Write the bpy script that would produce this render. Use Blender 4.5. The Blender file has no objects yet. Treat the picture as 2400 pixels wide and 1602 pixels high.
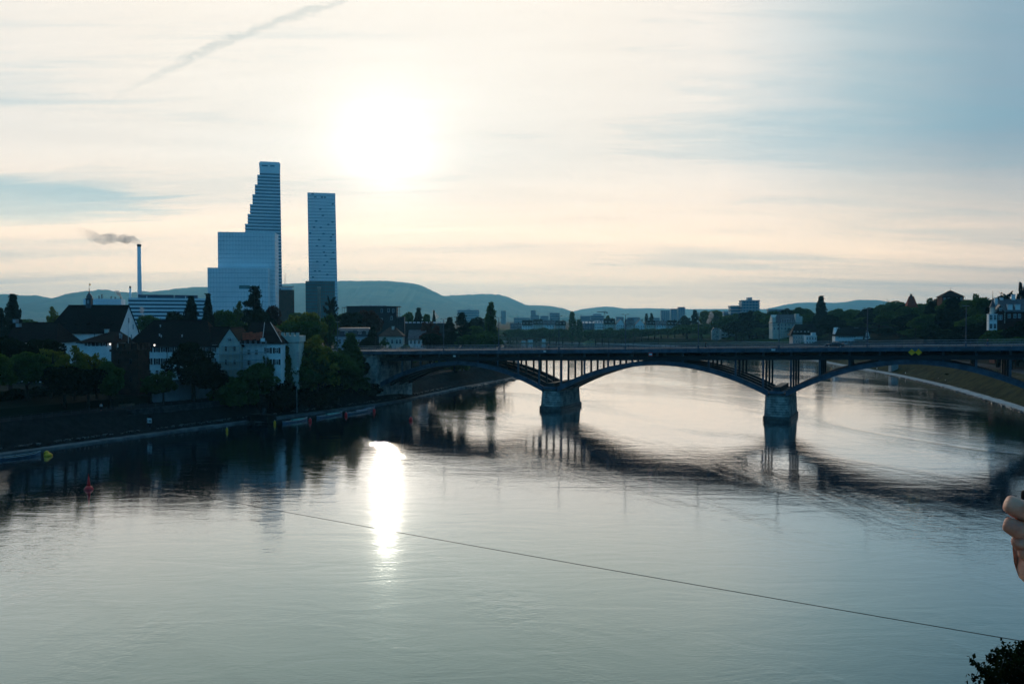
import bpy, bmesh, math, random
import numpy as np
from mathutils import Vector, Matrix, noise as mnoise

sc = bpy.context.scene
C = sc.collection
R = math.radians
# ------------------------------------------------------------------ camera
CAMH, F = 26.0, 2000.0            # eye height above the river; focal length in photo pixels (2400 wide)
PITCH = math.atan(53 / 2000)
cam_d = bpy.data.cameras.new('camera'); cam_d.sensor_width = 36; cam_d.lens = 30
cam_d.clip_start = 0.05; cam_d.clip_end = 60000
cam = bpy.data.objects.new('camera', cam_d); C.objects.link(cam)
cam.location = (0, 0, CAMH); cam.rotation_euler = (math.pi / 2 - PITCH, 0, 0)
sc.camera = cam

# ------------------------------------------------------------------ sky
SUN_EL, SUN_AZ = R(11.0), R(-8.4)
SUN = Vector((math.sin(SUN_AZ) * math.cos(SUN_EL), math.cos(SUN_AZ) * math.cos(SUN_EL), math.sin(SUN_EL)))

class NT:
    """small helper for wiring node trees"""
    def __init__(s, tree): s.t = tree; s.n = tree.nodes; s.l = tree.links
    def node(s, typ, **kw):
        n = s.n.new(typ)
        for k, v in kw.items(): setattr(n, k, v)
        return n
    def put(s, sock, v):
        if isinstance(v, bpy.types.NodeSocket): s.l.new(v, sock)
        elif v is not None: sock.default_value = v
    def m(s, op, a, b=None, c=None, clamp=False):
        n = s.node('ShaderNodeMath', operation=op, use_clamp=clamp)
        s.put(n.inputs[0], a); s.put(n.inputs[1], b); s.put(n.inputs[2], c)
        return n.outputs[0]
    def v(s, op, a, b=None):
        n = s.node('ShaderNodeVectorMath', operation=op)
        s.put(n.inputs[0], a); s.put(n.inputs[1], b)
        return n.outputs['Value'] if op in ('DOT_PRODUCT', 'LENGTH', 'DISTANCE') else n.outputs[0]
    def mix(s, f, a, b, mode='MIX'):
        n = s.node('ShaderNodeMix', data_type='RGBA', blend_type=mode)
        s.put(n.inputs[0], f); s.put(n.inputs[6], a); s.put(n.inputs[7], b)
        return n.outputs[2]
    def ramp(s, f, stops, interp='LINEAR'):
        n = s.node('ShaderNodeValToRGB'); cr = n.color_ramp; cr.interpolation = interp
        while len(cr.elements) < len(stops): cr.elements.new(0.5)
        for e, (p, c) in zip(cr.elements, stops):
            e.position = p; e.color = (c, c, c, 1) if isinstance(c, (int, float)) else (*c, 1)
        s.put(n.inputs[0], f)
        return n.outputs[0]
    def noise(s, vec, scale, detail=2, rough=.5, dist=0):
        n = s.node('ShaderNodeTexNoise'); s.put(n.inputs['Vector'], vec)
        n.inputs['Scale'].default_value = scale; n.inputs['Detail'].default_value = detail
        n.inputs['Roughness'].default_value = rough; n.inputs['Distortion'].default_value = dist
        return n.outputs[0]
    def mapping(s, vec, loc=(0, 0, 0), rot=(0, 0, 0), scale=(1, 1, 1)):
        n = s.node('ShaderNodeMapping'); s.put(n.inputs[0], vec)
        n.inputs[1].default_value = loc; n.inputs[2].default_value = rot; n.inputs[3].default_value = scale
        return n.outputs[0]
    def smooth(s, f, a, b):
        n = s.node('ShaderNodeMapRange', interpolation_type='SMOOTHSTEP')
        s.put(n.inputs[0], f); n.inputs[1].default_value = a; n.inputs[2].default_value = b
        return n.outputs[0]

def build_world():
    w = bpy.data.worlds.new('World'); sc.world = w; w.use_nodes = True
    t = NT(w.node_tree); t.n.clear()
    out = t.node('ShaderNodeOutputWorld'); bg = t.node('ShaderNodeBackground')
    t.l.new(bg.outputs[0], out.inputs[0]); bg.inputs[1].default_value = 0.1
    d = t.v('NORMALIZE', t.node('ShaderNodeTexCoord').outputs['Generated'])
    sky = t.node('ShaderNodeTexSky', sky_type='NISHITA', sun_disc=False, sun_elevation=SUN_EL,
                 sun_rotation=SUN_AZ, altitude=260, air_density=1.0, dust_density=1.4, ozone_density=1.6)
    sep = t.node('ShaderNodeSeparateXYZ'); t.l.new(d, sep.inputs[0])
    x, y, z = sep.outputs
    ang = t.m('MULTIPLY', t.m('ARCCOSINE', t.v('DOT_PRODUCT', d, tuple(SUN))), 1 / math.pi)   # 0 at the sun, 1 opposite
    ang = t.m('ADD', ang, t.m('MULTIPLY', t.smooth(x, .05, .55), .045))      # the veil thins out towards the right
    zc = t.m('MAXIMUM', z, 0.0)
    den = t.m('ADD', zc, 0.08)
    comb = t.node('ShaderNodeCombineXYZ')
    u = t.m('DIVIDE', x, den); v = t.m('DIVIDE', y, den)
    t.put(comb.inputs[0], u); t.put(comb.inputs[1], v)
    P = comb.outputs[0]                                   # the cloud layer seen from below
    # high thin cloud: bright towards the sun (forward scattering); unseen sky behind set bluer and brighter to light shaded walls
    veil = t.ramp(ang, [(0.0, (1.18, 1.09, .955)), (0.03, (1.155, 1.06, .93)), (.085, (1.10, .995, .865)), (.135, (1.04, .955, .85)),
                        (.165, (.82, .82, .78)), (.20, (.56, .645, .66)), (.245, (.34, .46, .53)), (.36, (.13, .31, .49)), (.55, (.055, .265, .51)), (1, (.040, .235, .47))])
    core = t.m('POWER', 2.718, t.m('MULTIPLY', t.m('POWER', t.m('DIVIDE', ang, 0.0120), 1.2), -1.0))
    core_c = t.mix(core, (0, 0, 0, 1), (1.15, 1.05, .9, 1))
    veil = t.mix(1.0, veil, core_c, 'ADD')
    # warm low band
    low = t.m('SUBTRACT', 1.0, t.smooth(z, -0.02, 0.20))
    near = t.m('SUBTRACT', 1.0, t.smooth(ang, 0.16, 0.50))
    veil = t.mix(t.m('MULTIPLY', t.m('MULTIPLY', low, near), 0.62), veil, (1.6, 1.12, .80, 1))
    clear = t.mix(1.0, sky.outputs[0], (.9, 1.0, 1.0, 1), 'MULTIPLY')
    clear = t.mix(1.0, clear, (0.024, 0.045, 0.062, 1), 'MULTIPLY')
    clear_s = t.mix(t.m('SUBTRACT', 1.0, t.smooth(ang, .1, .5)), clear, (.40, .66, .74, 1))
    # cover: streaky cirrus
    q = t.mapping(P, loc=(3.1, 1.7, 0), rot=(0, 0, R(24)), scale=(.42, 1.55, 1))
    wob = t.noise(P, 0.9, 3, .55)
    n1 = t.noise(q, 0.75, 6, .55, .5)
    n2 = t.noise(t.mapping(P, loc=(7, 2, 0), rot=(0, 0, R(12)), scale=(.6, 2.6, 1)), 2.0, 9, .66, .9)
    cov = t.m('ADD', t.m('MULTIPLY', n1, .7), t.m('MULTIPLY', n2, .3))
    cov = t.smooth(cov, .36, .58)
    sunward = t.m('SUBTRACT', 1.0, t.smooth(ang, .04, .20))
    cov = t.m('ADD', cov, t.m('MULTIPLY', sunward, .75), clamp=True)
    # an open strip of clear sky low on the left
    ex = t.m('DIVIDE', t.m('SUBTRACT', u, -2.55), .85); ey = t.m('DIVIDE', t.m('SUBTRACT', v, 4.4), .62)
    rr = t.m('ADD', t.m('POWER', ex, 2.0), t.m('POWER', ey, 2.0))
    rr = t.m('ADD', rr, t.m('MULTIPLY', t.m('SUBTRACT', n2, .5), 2.6))
    rr = t.m('ADD', rr, t.m('MULTIPLY', t.m('SUBTRACT', wob, .5), 1.2))
    gap = t.m('SUBTRACT', 1.0, t.smooth(rr, .15, 1.25))
    cov = t.m('MULTIPLY', cov, t.m('SUBTRACT', 1.0, t.m('MULTIPLY', gap, .95)))
    col = t.mix(t.m('MULTIPLY', t.m('MULTIPLY_ADD', cov, .55, .45), t.m('SUBTRACT', 1.0, t.m('MULTIPLY', gap, .8))), clear_s, veil)
    warm = t.m('MULTIPLY', t.m('MULTIPLY', low, near), t.m('MULTIPLY_ADD', n1, 1.0, .08))
    col = t.mix(warm, col, (2.7, 1.86, 1.08, 1))
    # soft tonal texture in the veil
    tex = t.m('MULTIPLY_ADD', t.m('SUBTRACT', n2, .5), .16, 1.0)
    tex2 = t.m('MULTIPLY_ADD', t.m('SUBTRACT', n1, .5), .22, tex)
    mulc = t.node('ShaderNodeCombineColor')
    for i in range(3): t.put(mulc.inputs[i], tex2)
    col = t.mix(1.0, col, mulc.outputs[0], 'MULTIPLY')
    # dissolving vapour trail
    pts = []
    for px, py in ((235, 262), (370, 178), (500, 118), (640, 68), (860, -8)):
        dv = Vector(((px - 1200) / F, 1, (748 - py) / F)).normalized()
        pts.append((dv.x / (dv.z + .08), dv.y / (dv.z + .08)))
    k = np.polyfit([p[0] for p in pts], [p[1] for p in pts], 2)
    fit = t.m('MULTIPLY_ADD', t.m('MULTIPLY_ADD', u, float(k[0]), float(k[1])), u, float(k[2]))
    tn = t.noise(P, 9.0, 4, .65)
    dist = t.m('ABSOLUTE', t.m('ADD', t.m('SUBTRACT', v, fit), t.m('MULTIPLY', t.m('SUBTRACT', tn, .5), .16)))
    trail = t.m('SUBTRACT', 1.0, t.smooth(dist, .0, .036))
    ends = t.m('MULTIPLY', t.smooth(u, pts[0][0] - .02, pts[2][0]), t.m('SUBTRACT', 1.0, t.smooth(u, -.50, -.25)))
    trail = t.m('MULTIPLY', t.m('MULTIPLY', trail, ends), t.m('GREATER_THAN', y, 0.0))
    trail = t.m('MULTIPLY', trail, t.m('MULTIPLY_ADD', tn, .9, .1))
    col = t.mix(t.m('MULTIPLY', trail, .7), col, (.50, .57, .55, 1))
    # background strength 0.1 brings these radiances to scene scale
    col = t.mix(1.0, col, (10, 10, 10, 1), 'MULTIPLY')
    t.l.new(col, bg.inputs[0])
build_world()

sun_d = bpy.data.lights.new('sun', 'SUN'); sun_d.energy = 0.6; sun_d.angle = R(0.53); sun_d.color = (1, .88, .72)
sun = bpy.data.objects.new('sun', sun_d); C.objects.link(sun)
sun.rotation_euler = SUN.to_track_quat('Z', 'Y').to_euler(); sun.location = (0, 0, 400)

sc.render.engine = 'CYCLES'
vs = sc.view_settings
sc.display_settings.display_device = 'sRGB'
vs.view_transform = 'Standard'; vs.look = 'None'; vs.exposure = 0; vs.gamma = 1; vs.use_curve_mapping = False
cy = sc.cycles
cy.use_denoising = True; cy.denoiser = 'OPENIMAGEDENOISE'
cy.max_bounces = 5; cy.diffuse_bounces = 2; cy.glossy_bounces = 3; cy.transmission_bounces = 2
cy.transparent_max_bounces = 6; cy.volume_bounces = 0
cy.caustics_reflective = False; cy.caustics_refractive = False
cy.sample_clamp_indirect = 4
cy.use_adaptive_sampling = True; cy.adaptive_threshold = .025
sc.render.filter_size = 1.3

# ------------------------------------------------------------------ placing things
def ray(px, py):
    cx, cyv = (px - 1200) / F, (801 - py) / F
    return Vector((cx, math.cos(PITCH) + cyv * math.sin(PITCH), -math.sin(PITCH) + cyv * math.cos(PITCH)))
def U(px, py, Y):
    d = ray(px, py); return Vector((0, 0, CAMH)) + d * (Y / d.y)
def X(px, Y): return U(px, 748, Y).x
def Z(py, Y, px=1200): return U(px, py, Y).z
def G(px, py, z=0.0):
    d = ray(px, py); return Vector((0, 0, CAMH)) + d * ((z - CAMH) / d.z)

def tag(o, label=None, cat=None, group=None, kind=None):
    if label: o['label'] = label
    if cat: o['category'] = cat
    if group: o['group'] = group
    if kind: o['kind'] = kind
    return o
def empty(name, loc=(0, 0, 0), rz=0, parent=None):
    o = bpy.data.objects.new(name, None); C.objects.link(o)
    o.location = loc; o.rotation_euler = (0, 0, rz); o.empty_display_size = .5
    if parent: o.parent = parent
    return o
def thing(name, label, cat, loc=(0, 0, 0), rz=0, group=None):
    return tag(empty(name, loc, rz), label, cat, group)
def link(name, me, mat=None, parent=None, loc=None, rz=None):
    o = bpy.data.objects.new(name, me); C.objects.link(o)
    if mat and not me.materials: me.materials.append(mat)
    if parent: o.parent = parent
    if loc is not None: o.location = loc
    if rz is not None: o.rotation_euler = (0, 0, rz)
    return o
def copy_tree(o, parent=None):
    c = o.copy(); C.objects.link(c); c.parent = parent
    for ch in list(o.children): copy_tree(ch, c)
    return c

class MB:
    """collects boxes, prisms, tubes into one mesh"""
    def __init__(s): s.v = []; s.f = []
    def add(s, vs, fs):
        b = len(s.v); s.v += [tuple(q) for q in vs]; s.f += [tuple(b + i for i in f) for f in fs]; return s
    def box(s, x0, x1, y0, y1, z0, z1):
        return s.add([(x0, y0, z0), (x1, y0, z0), (x1, y1, z0), (x0, y1, z0), (x0, y0, z1), (x1, y0, z1), (x1, y1, z1), (x0, y1, z1)],
                     [(0, 3, 2, 1), (4, 5, 6, 7), (0, 1, 5, 4), (1, 2, 6, 5), (2, 3, 7, 6), (3, 0, 4, 7)])
    def beam(s, a, b, w, h):
        """box section w x h from a to b"""
        a, b = Vector(a), Vector(b); d = (b - a).normalized()
        sd = d.cross(Vector((0, 0, 1)))
        if sd.length < 1e-4: sd = Vector((1, 0, 0))
        sd.normalize(); up = sd.cross(d)
        q = [sd * (w / 2 * i) + up * (h / 2 * j) for i, j in ((-1, -1), (1, -1), (1, 1), (-1, 1))]
        return s.add([a + k for k in q] + [b + k for k in q], [(3, 2, 1, 0), (4, 5, 6, 7)] + [(i, (i + 1) % 4, 4 + (i + 1) % 4, 4 + i) for i in range(4)])
    def tube(s, pts, rad, n=6, cap=True):
        pts = [Vector(p) for p in pts]; rr = rad if isinstance(rad, (list, tuple)) else [rad] * len(pts)
        vs, fs = [], []
        for i, p in enumerate(pts):
            d = (pts[min(i + 1, len(pts) - 1)] - pts[max(i - 1, 0)]).normalized()
            a = d.cross(Vector((0, 0, 1)) if abs(d.z) < .9 else Vector((1, 0, 0))).normalized(); b = a.cross(d)
            for j in range(n):
                t = 2 * math.pi * j / n; vs.append(p + (a * math.cos(t) + b * math.sin(t)) * rr[i])
        for i in range(len(pts) - 1):
            for j in range(n): fs.append((i * n + j, i * n + (j + 1) % n, (i + 1) * n + (j + 1) % n, (i + 1) * n + j))
        if cap: fs += [tuple(range(n - 1, -1, -1)), tuple(range((len(pts) - 1) * n, len(pts) * n))]
        return s.add(vs, fs)
    def lathe(s, prof, n=12, c=(0, 0, 0), cap=True):
        vs, fs = [], []
        for r, z in prof:
            for j in range(n):
                t = 2 * math.pi * j / n; vs.append((c[0] + r * math.cos(t), c[1] + r * math.sin(t), c[2] + z))
        for i in range(len(prof) - 1):
            for j in range(n): fs.append((i * n + j, i * n + (j + 1) % n, (i + 1) * n + (j + 1) % n, (i + 1) * n + j))
        if cap: fs += [tuple(range(n - 1, -1, -1)), tuple(range((len(prof) - 1) * n, len(prof) * n))]
        return s.add(vs, fs)
    def loft(s, rings, cap=True):
        n = len(rings[0]); vs = [p for r in rings for p in r]; fs = []
        for i in range(len(rings) - 1):
            for j in range(n): fs.append((i * n + j, i * n + (j + 1) % n, (i + 1) * n + (j + 1) % n, (i + 1) * n + j))
        if cap: fs += [tuple(range(n - 1, -1, -1)), tuple(range((len(rings) - 1) * n, len(rings) * n))]
        return s.add(vs, fs)
    def prism(s, poly, axis, a, b):
        """extrude a polygon (list of 2-D points) along x or y from a to b; points are (other, z)"""
        n = len(poly)
        mk = (lambda t, p: (t, p[0], p[1])) if axis == 'x' else (lambda t, p: (p[0], t, p[1])) if axis == 'y' else (lambda t, p: (p[0], p[1], t))
        return s.add([mk(a, p) for p in poly] + [mk(b, p) for p in poly],
                     [tuple(range(n - 1, -1, -1)), tuple(range(n, 2 * n))] + [(i, (i + 1) % n, n + (i + 1) % n, n + i) for i in range(n)])
    def mesh(s, name, smooth=False):
        me = bpy.data.meshes.new(name); me.from_pydata(s.v, [], s.f); me.validate()
        bm = bmesh.new(); bm.from_mesh(me); bmesh.ops.recalc_face_normals(bm, faces=bm.faces); bm.to_mesh(me); bm.free()
        if smooth: me.polygons.foreach_set('use_smooth', [True] * len(me.polygons))
        return me
    def build(s, name, mat, parent=None, loc=None, rz=None, smooth=False):
        return link(name, s.mesh(name, smooth), mat, parent, loc, rz)
def box(name, mat, parent, x0, x1, y0, y1, z0, z1): return MB().box(x0, x1, y0, y1, z0, z1).build(name, mat, parent)

# ------------------------------------------------------------------ materials
def newmat(name):
    m = bpy.data.materials.new(name); m.use_nodes = True
    t = NT(m.node_tree); t.n.clear()
    out = t.node('ShaderNodeOutputMaterial'); return m, t, out
def principled(t, out, col, rough=.7, metal=0, spec=.4):
    p = t.node('ShaderNodeBsdfPrincipled'); t.put(p.inputs['Base Color'], col)
    t.put(p.inputs['Roughness'], rough); p.inputs['Metallic'].default_value = metal
    p.inputs['Specular IOR Level'].default_value = spec
    t.l.new(p.outputs[0], out.inputs[0]); return p
def c4(c): return (*c, 1) if len(c) == 3 else c
def M(name, col, rough=.75, var=.25, scale=.6, bump=0, bscale=4, metal=0, spec=.4, stretch=(1, 1, 1), col2=None):
    """plain weathered surface: base colour broken by noise, optional fine relief"""
    m, t, out = newmat(name)
    co = t.node('ShaderNodeTexCoord').outputs['Object']
    n = t.noise(t.mapping(co, scale=stretch), scale, 5, .6)
    a = tuple(min(1, k * (1 - var)) for k in col); b = col2 or tuple(min(1, k * (1 + var)) for k in col)
    cc = t.mix(t.smooth(n, .3, .7), c4(a), c4(b))
    p = principled(t, out, cc, rough, metal, .06 if rough >= .8 else spec)
    if bump:
        bn = t.node('ShaderNodeBump'); bn.inputs['Strength'].default_value = bump; bn.inputs['Distance'].default_value = .1
        t.put(bn.inputs['Height'], t.noise(t.mapping(co, scale=stretch), bscale, 4, .6)); t.l.new(bn.outputs[0], p.inputs['Normal'])
    return m
def leafmat(name, col, col2):
    m, t, out = newmat(name)
    oi = t.node('ShaderNodeObjectInfo'); co = t.node('ShaderNodeTexCoord').outputs['Object']
    n = t.noise(co, .55, 3, .6)
    f = t.m('ADD', t.m('MULTIPLY', t.smooth(n, .3, .7), .75), t.m('MULTIPLY', oi.outputs['Random'], .25))
    cc = t.mix(f, c4(col), c4(col2))
    df = t.node('ShaderNodeBsdfDiffuse'); t.put(df.inputs[0], cc)
    tr = t.node('ShaderNodeBsdfTranslucent'); t.put(tr.inputs[0], t.mix(1.0, cc, (1.0, 1.15, .55, 1), 'MULTIPLY'))
    mx = t.node('ShaderNodeMixShader'); mx.inputs[0].default_value = .35
    t.l.new(df.outputs[0], mx.inputs[1]); t.l.new(tr.outputs[0], mx.inputs[2]); t.l.new(mx.outputs[0], out.inputs[0])
    return m
def glassmat(name, col, rough=.08):
    m, t, out = newmat(name); principled(t, out, c4(col), rough, 0, .8); return m
def emit(name, col, s):
    m, t, out = newmat(name); e = t.node('ShaderNodeEmission'); e.inputs[0].default_value = c4(col); e.inputs[1].default_value = s
    t.l.new(e.outputs[0], out.inputs[0]); return m

MT = dict(
    plaster=M('white_plaster', (.84, .84, .81), .85, .08, .5), plaster2=M('cream_plaster', (.62, .58, .50), .85, .1, .5),
    rose=M('rose_plaster', (.55, .46, .42), .85, .1, .5), grey=M('grey_render', (.35, .36, .37), .85, .12, .4),
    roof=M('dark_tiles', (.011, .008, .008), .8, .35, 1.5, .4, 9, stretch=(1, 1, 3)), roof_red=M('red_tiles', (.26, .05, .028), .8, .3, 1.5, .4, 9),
    roof_new=M('brown_tiles', (.11, .055, .04), .8, .3, 1.2, .4, 9), slate=M('slate', (.06, .065, .075), .55, .3, 1.2), zinc=M('zinc', (.35, .38, .4), .35, .15, .8, metal=.5),
    sandstone=M('red_sandstone', (.075, .033, .024), .9, .35, .5, .5, 3), ashlar=M('grey_ashlar', (.30, .29, .26), .9, .35, .55, .6, 2.5, col2=(.60, .57, .51)),
    wetstone=M('wet_stone', (.07, .075, .07), .5, .4, .6, .6, 3), concrete=M('concrete', (.34, .34, .33), .85, .2, .3, .2, 5),
    riprap=M('riprap', (.014, .015, .015), .9, .45, .8, .9, 1.8), asphalt=M('asphalt', (.05, .05, .052), .85, .2, .4, .2, 20),
    steel=M('blue_grey_steel', (.050, .082, .115), .5, .4, .5), steel_shade=M('shaded_steel', (.011, .016, .022), .55, .2, .4),  # second steel is a dark copy, under-deck shade put into its colour
    galv=M('galvanised', (.42, .45, .47), .4, .12, .6, metal=.3), dark=M('dark_metal', (.03, .032, .035), .5, .2, .5),
    wood=M('weathered_wood', (.12, .085, .055), .8, .3, 1.0), bark=M('bark', (.055, .042, .032), .95, .35, 1.5, .6, 5, stretch=(1, 1, .3)),
    shutter=M('dark_red_shutters', (.055, .022, .022), .6, .2, 1.0), frame_w=M('white_frames', (.75, .75, .73), .5, .05, 1),
    glass=glassmat('window_glass', (.015, .02, .025)), glass_t=glassmat('tower_glass', (.05, .15, .22), .15), glass_teal=M('teal_glass', (.02, .15, .17), .2, .25, .12, spec=.3), farwall=M('far_render', (.42, .44, .44), .85, .12, .2),
    tower_white=M('white_tower_panels', (.90, .91, .91), .45, .05, .05), tower_band=M('white_bands', (.88, .90, .91), .4, .05, .05),
    brick=M('red_brown_brick', (.075, .026, .02), .9, .25, .3), blackclad=M('black_cladding', (.014, .016, .02), .5, .3, .3),
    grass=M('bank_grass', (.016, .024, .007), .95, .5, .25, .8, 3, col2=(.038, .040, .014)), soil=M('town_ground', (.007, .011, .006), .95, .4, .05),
    mark=M('mark_yellow', (1.0, .46, .01), .6, .05, 1), yellow=M('yellow_paint', (.72, .36, .01), .5, .08, 1), red=M('red_paint', (.85, .02, .02), .4, .1, 1), white=M('white_paint', (.78, .78, .76), .5, .05, 1),
    navy=M('navy_paint', (.03, .05, .10), .5, .15, 1), boatgreen=M('green_tarpaulin', (.045, .24, .22), .6, .2, 1.5), boatblue=M('grey_blue_hull', (.10, .14, .19), .5, .2, 1.5),
    carbody=M('dark_car_paint', (.02, .022, .028), .2, .05, 1, spec=.7), rubber=M('rubber', (.012, .012, .012), .8, .1, 2),
    wallstone=M('wall_stone', (.05, .05, .05), .9, .45, .9, .5, 4), skin=None,
)
LF = dict(
    olive=leafmat('olive_leaves', (.10, .115, .024), (.20, .19, .036)), green=leafmat('green_leaves', (.040, .080, .024), (.085, .135, .036)),
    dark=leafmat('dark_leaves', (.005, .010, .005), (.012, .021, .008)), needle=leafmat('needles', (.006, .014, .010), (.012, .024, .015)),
    purple=leafmat('copper_leaves', (.060, .020, .020), (.100, .035, .030)), spring=leafmat('spring_leaves', (.055, .085, .022), (.10, .12, .03)),
)
# ------------------------------------------------------------------ river banks
# waterline polylines, from the photograph's near edge upstream (x, y)
LB = [(-215, -60), (-160, 55), (-124, 116), (-97.5, 161), (-78, 195), (-58, 228), (-39, 260), (-29, 287), (-14, 335), (1, 375), (7, 420), (5, 500), (-5, 600), (-42, 740), (-130, 880), (-290, 1010), (-600, 1120), (-1500, 1250)]
RB = [(60, -40), (88, 60), (112, 140), (132, 200), (144, 240), (155, 283), (166, 331), (175, 388), (183, 470), (190, 545), (188, 640), (168, 760), (128, 870), (40, 965), (-120, 1060), (-420, 1170), (-1500, 1330)]
def resample(P, step):
    out = []
    P = [Vector(p) for p in P]
    for i in range(len(P) - 1):                              # Catmull-Rom, even spacing
        p0, p1, p2, p3 = P[max(i - 1, 0)], P[i], P[i + 1], P[min(i + 2, len(P) - 1)]
        n = max(2, int((p2 - p1).length / step))
        for k in range(n):
            t = k / n
            out.append(.5 * ((2 * p1) + (p2 - p0) * t + (2 * p0 - 5 * p1 + 4 * p2 - p3) * t * t + (3 * p1 - p0 - 3 * p2 + p3) * t ** 3))
    out.append(P[-1]); return out
LBs, RBs = resample(LB, 6), resample(RB, 6)
def sweep(line, side, prof, jitter=0, seed=1):
    """prof: (offset from waterline, z) pairs; side +1 = offset to the left of travel"""
    rnd = random.Random(seed); vs, fs = [], []; n = len(prof)
    for i, p in enumerate(line):
        d = (line[min(i + 1, len(line) - 1)] - line[max(i - 1, 0)]).normalized(); nn = Vector((-d.y, d.x)) * side
        for o, z in prof:
            q = p + nn * (o + rnd.uniform(-jitter, jitter)); vs.append((q.x, q.y, z + rnd.uniform(-jitter, jitter) * .4))
    for i in range(len(line) - 1):
        for j in range(n - 1):
            f = (i * n + j, (i + 1) * n + j, (i + 1) * n + j + 1, i * n + j + 1); fs.append(f)
    return MB().add(vs, fs)
def offset_line(line, side, o):
    r = []
    for i, p in enumerate(line):
        d = (line[min(i + 1, len(line) - 1)] - line[max(i - 1, 0)]).normalized(); r.append(p + Vector((-d.y, d.x)) * side * o)
    return r
def zone(line, y0, y1): return [p for p in line if y0 <= p.y <= y1]

def structure(o): return tag(o, kind='structure')
L = 1      # left bank: land lies to the left of travel; right bank: to the right
# left bank: concrete ledge at the water, stone slope, promenade
structure(sweep(LBs, 1, [(-1.5, -3), (-.1, -.3), (0, .32), (1.6, .42), (1.75, .5)]).build('river_ledge', M('ledge_concrete', (.13, .13, .128), .85, .35, .4, .4, 4)))
structure(sweep(LBs, 1, [(1.7, .44), (3.2, 1.2), (5.0, 2.6), (7.0, 4.3), (8.2, 5.3)], .22, 3).build('stone_embankment', MT['riprap']))
structure(sweep(LBs, 1, [(8.1, 5.2), (8.3, 5.5), (15.5, 5.55)]).build('promenade', M('promenade_gravel', (.02, .02, .021), .9, .2, .5)))
structure(sweep(LBs, 1, [(15.4, 5.5), (17, 7.2), (30, 8.4), (36, 8.4)], .15, 4).build('garden_terrace', MT['soil']))
# right bank: ledge, grassy slope, riverside path, wooded slope
structure(sweep(RBs, -1, [(-2, -3), (-.1, -.3), (.1, .35), (2.6, .6), (2.7, .75)], .05, 2).build('river_ledge', MT['concrete']))
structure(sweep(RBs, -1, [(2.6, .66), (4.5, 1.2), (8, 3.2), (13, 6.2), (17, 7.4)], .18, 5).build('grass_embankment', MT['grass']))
structure(sweep(RBs, -1, [(16.9, 7.3), (17.1, 7.5), (26, 7.55)]).build('riverside_road', MT['asphalt']))
RSLOPE = [(25.9, 7.5), (32, 8.6), (50, 13.5), (75, 20), (95, 22)]
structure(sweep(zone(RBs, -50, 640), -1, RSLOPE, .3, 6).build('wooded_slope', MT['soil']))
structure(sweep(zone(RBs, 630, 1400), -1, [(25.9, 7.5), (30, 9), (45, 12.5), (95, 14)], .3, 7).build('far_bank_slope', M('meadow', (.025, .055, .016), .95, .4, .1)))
def flat(name, poly, z, mat):
    me = bpy.data.meshes.new(name); bm = bmesh.new()
    bm.faces.new([bm.verts.new((p[0], p[1], z)) for p in poly]); bmesh.ops.triangulate(bm, faces=bm.faces); bm.to_mesh(me); bm.free()
    o = link(name, me, mat); return structure(o)
lo = offset_line(LBs, 1, 34)
flat('town_ground', [tuple(p) for p in lo] + [(-3000, 1290), (-13800, 2000), (-13800, -2000), (-300, -2000)], 8.38, MT['soil'])
ro = offset_line(RBs, -1, 92)
ra = [p for p in ro if p.y <= 645]; rb = [p for p in ro if p.y > 645]
flat('upper_ground', [tuple(p) for p in ra] + [(1400, 900), (13800, 1500), (13800, -2000), (150, -2000)], 21.6, MT['soil'])
flat('far_ground', [tuple(p) for p in ra[-1:]] + [tuple(p) for p in rb] + [(-3000, 1500), (-13800, 2200), (-13800, 14000), (13800, 14000), (13800, 1400), (1400, 890)], 13.5, MT['soil'])
flat('river_bed', [(-1600, -300), (1200, -300), (1200, 1500), (-1600, 1500)], -4.0, M('river_bed_mud', (.02, .03, .028), .9))

# masonry retaining wall set into the left embankment, stone by stone
wl = [p for p in resample([(q.x, q.y) for q in offset_line(zone(LBs, 188, 236), 1, 7.2)], 1.9)]
rw_ = thing('retaining_wall', 'coursed stone retaining wall in the left embankment above the water', 'wall', (wl[0].x, wl[0].y, 3.2)); rs_ = random.Random(3)
for c_ in range(4):
    for i in range(len(wl) - 1):
        a, b = (wl[i], wl[i + 1]) if c_ % 2 else (wl[i].lerp(wl[i + 1], .5), wl[i + 1].lerp(wl[min(i + 2, len(wl) - 1)], .5))
        if (b - a).length < .3: continue
        d = (b - a).normalized(); a2, b2 = a + d * .03, b - d * .03; n_ = Vector((-d.y, d.x)); q = rs_.uniform(-.06, .06); o_ = Vector((wl[0].x, wl[0].y))
        lo_, hi_ = [a2 - n_ * (.45 + q), b2 - n_ * (.45 + q), b2 + n_ * .3, a2 + n_ * .3], c_ * .58
        MB().add([(p.x - o_.x, p.y - o_.y, hi_) for p in lo_] + [(p.x - o_.x, p.y - o_.y, hi_ + .53) for p in lo_], [(0, 3, 2, 1), (4, 5, 6, 7), (0, 1, 5, 4), (1, 2, 6, 5), (2, 3, 7, 6), (3, 0, 4, 7)]).build('wall_stone', MT['wallstone'], rw_)
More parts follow.
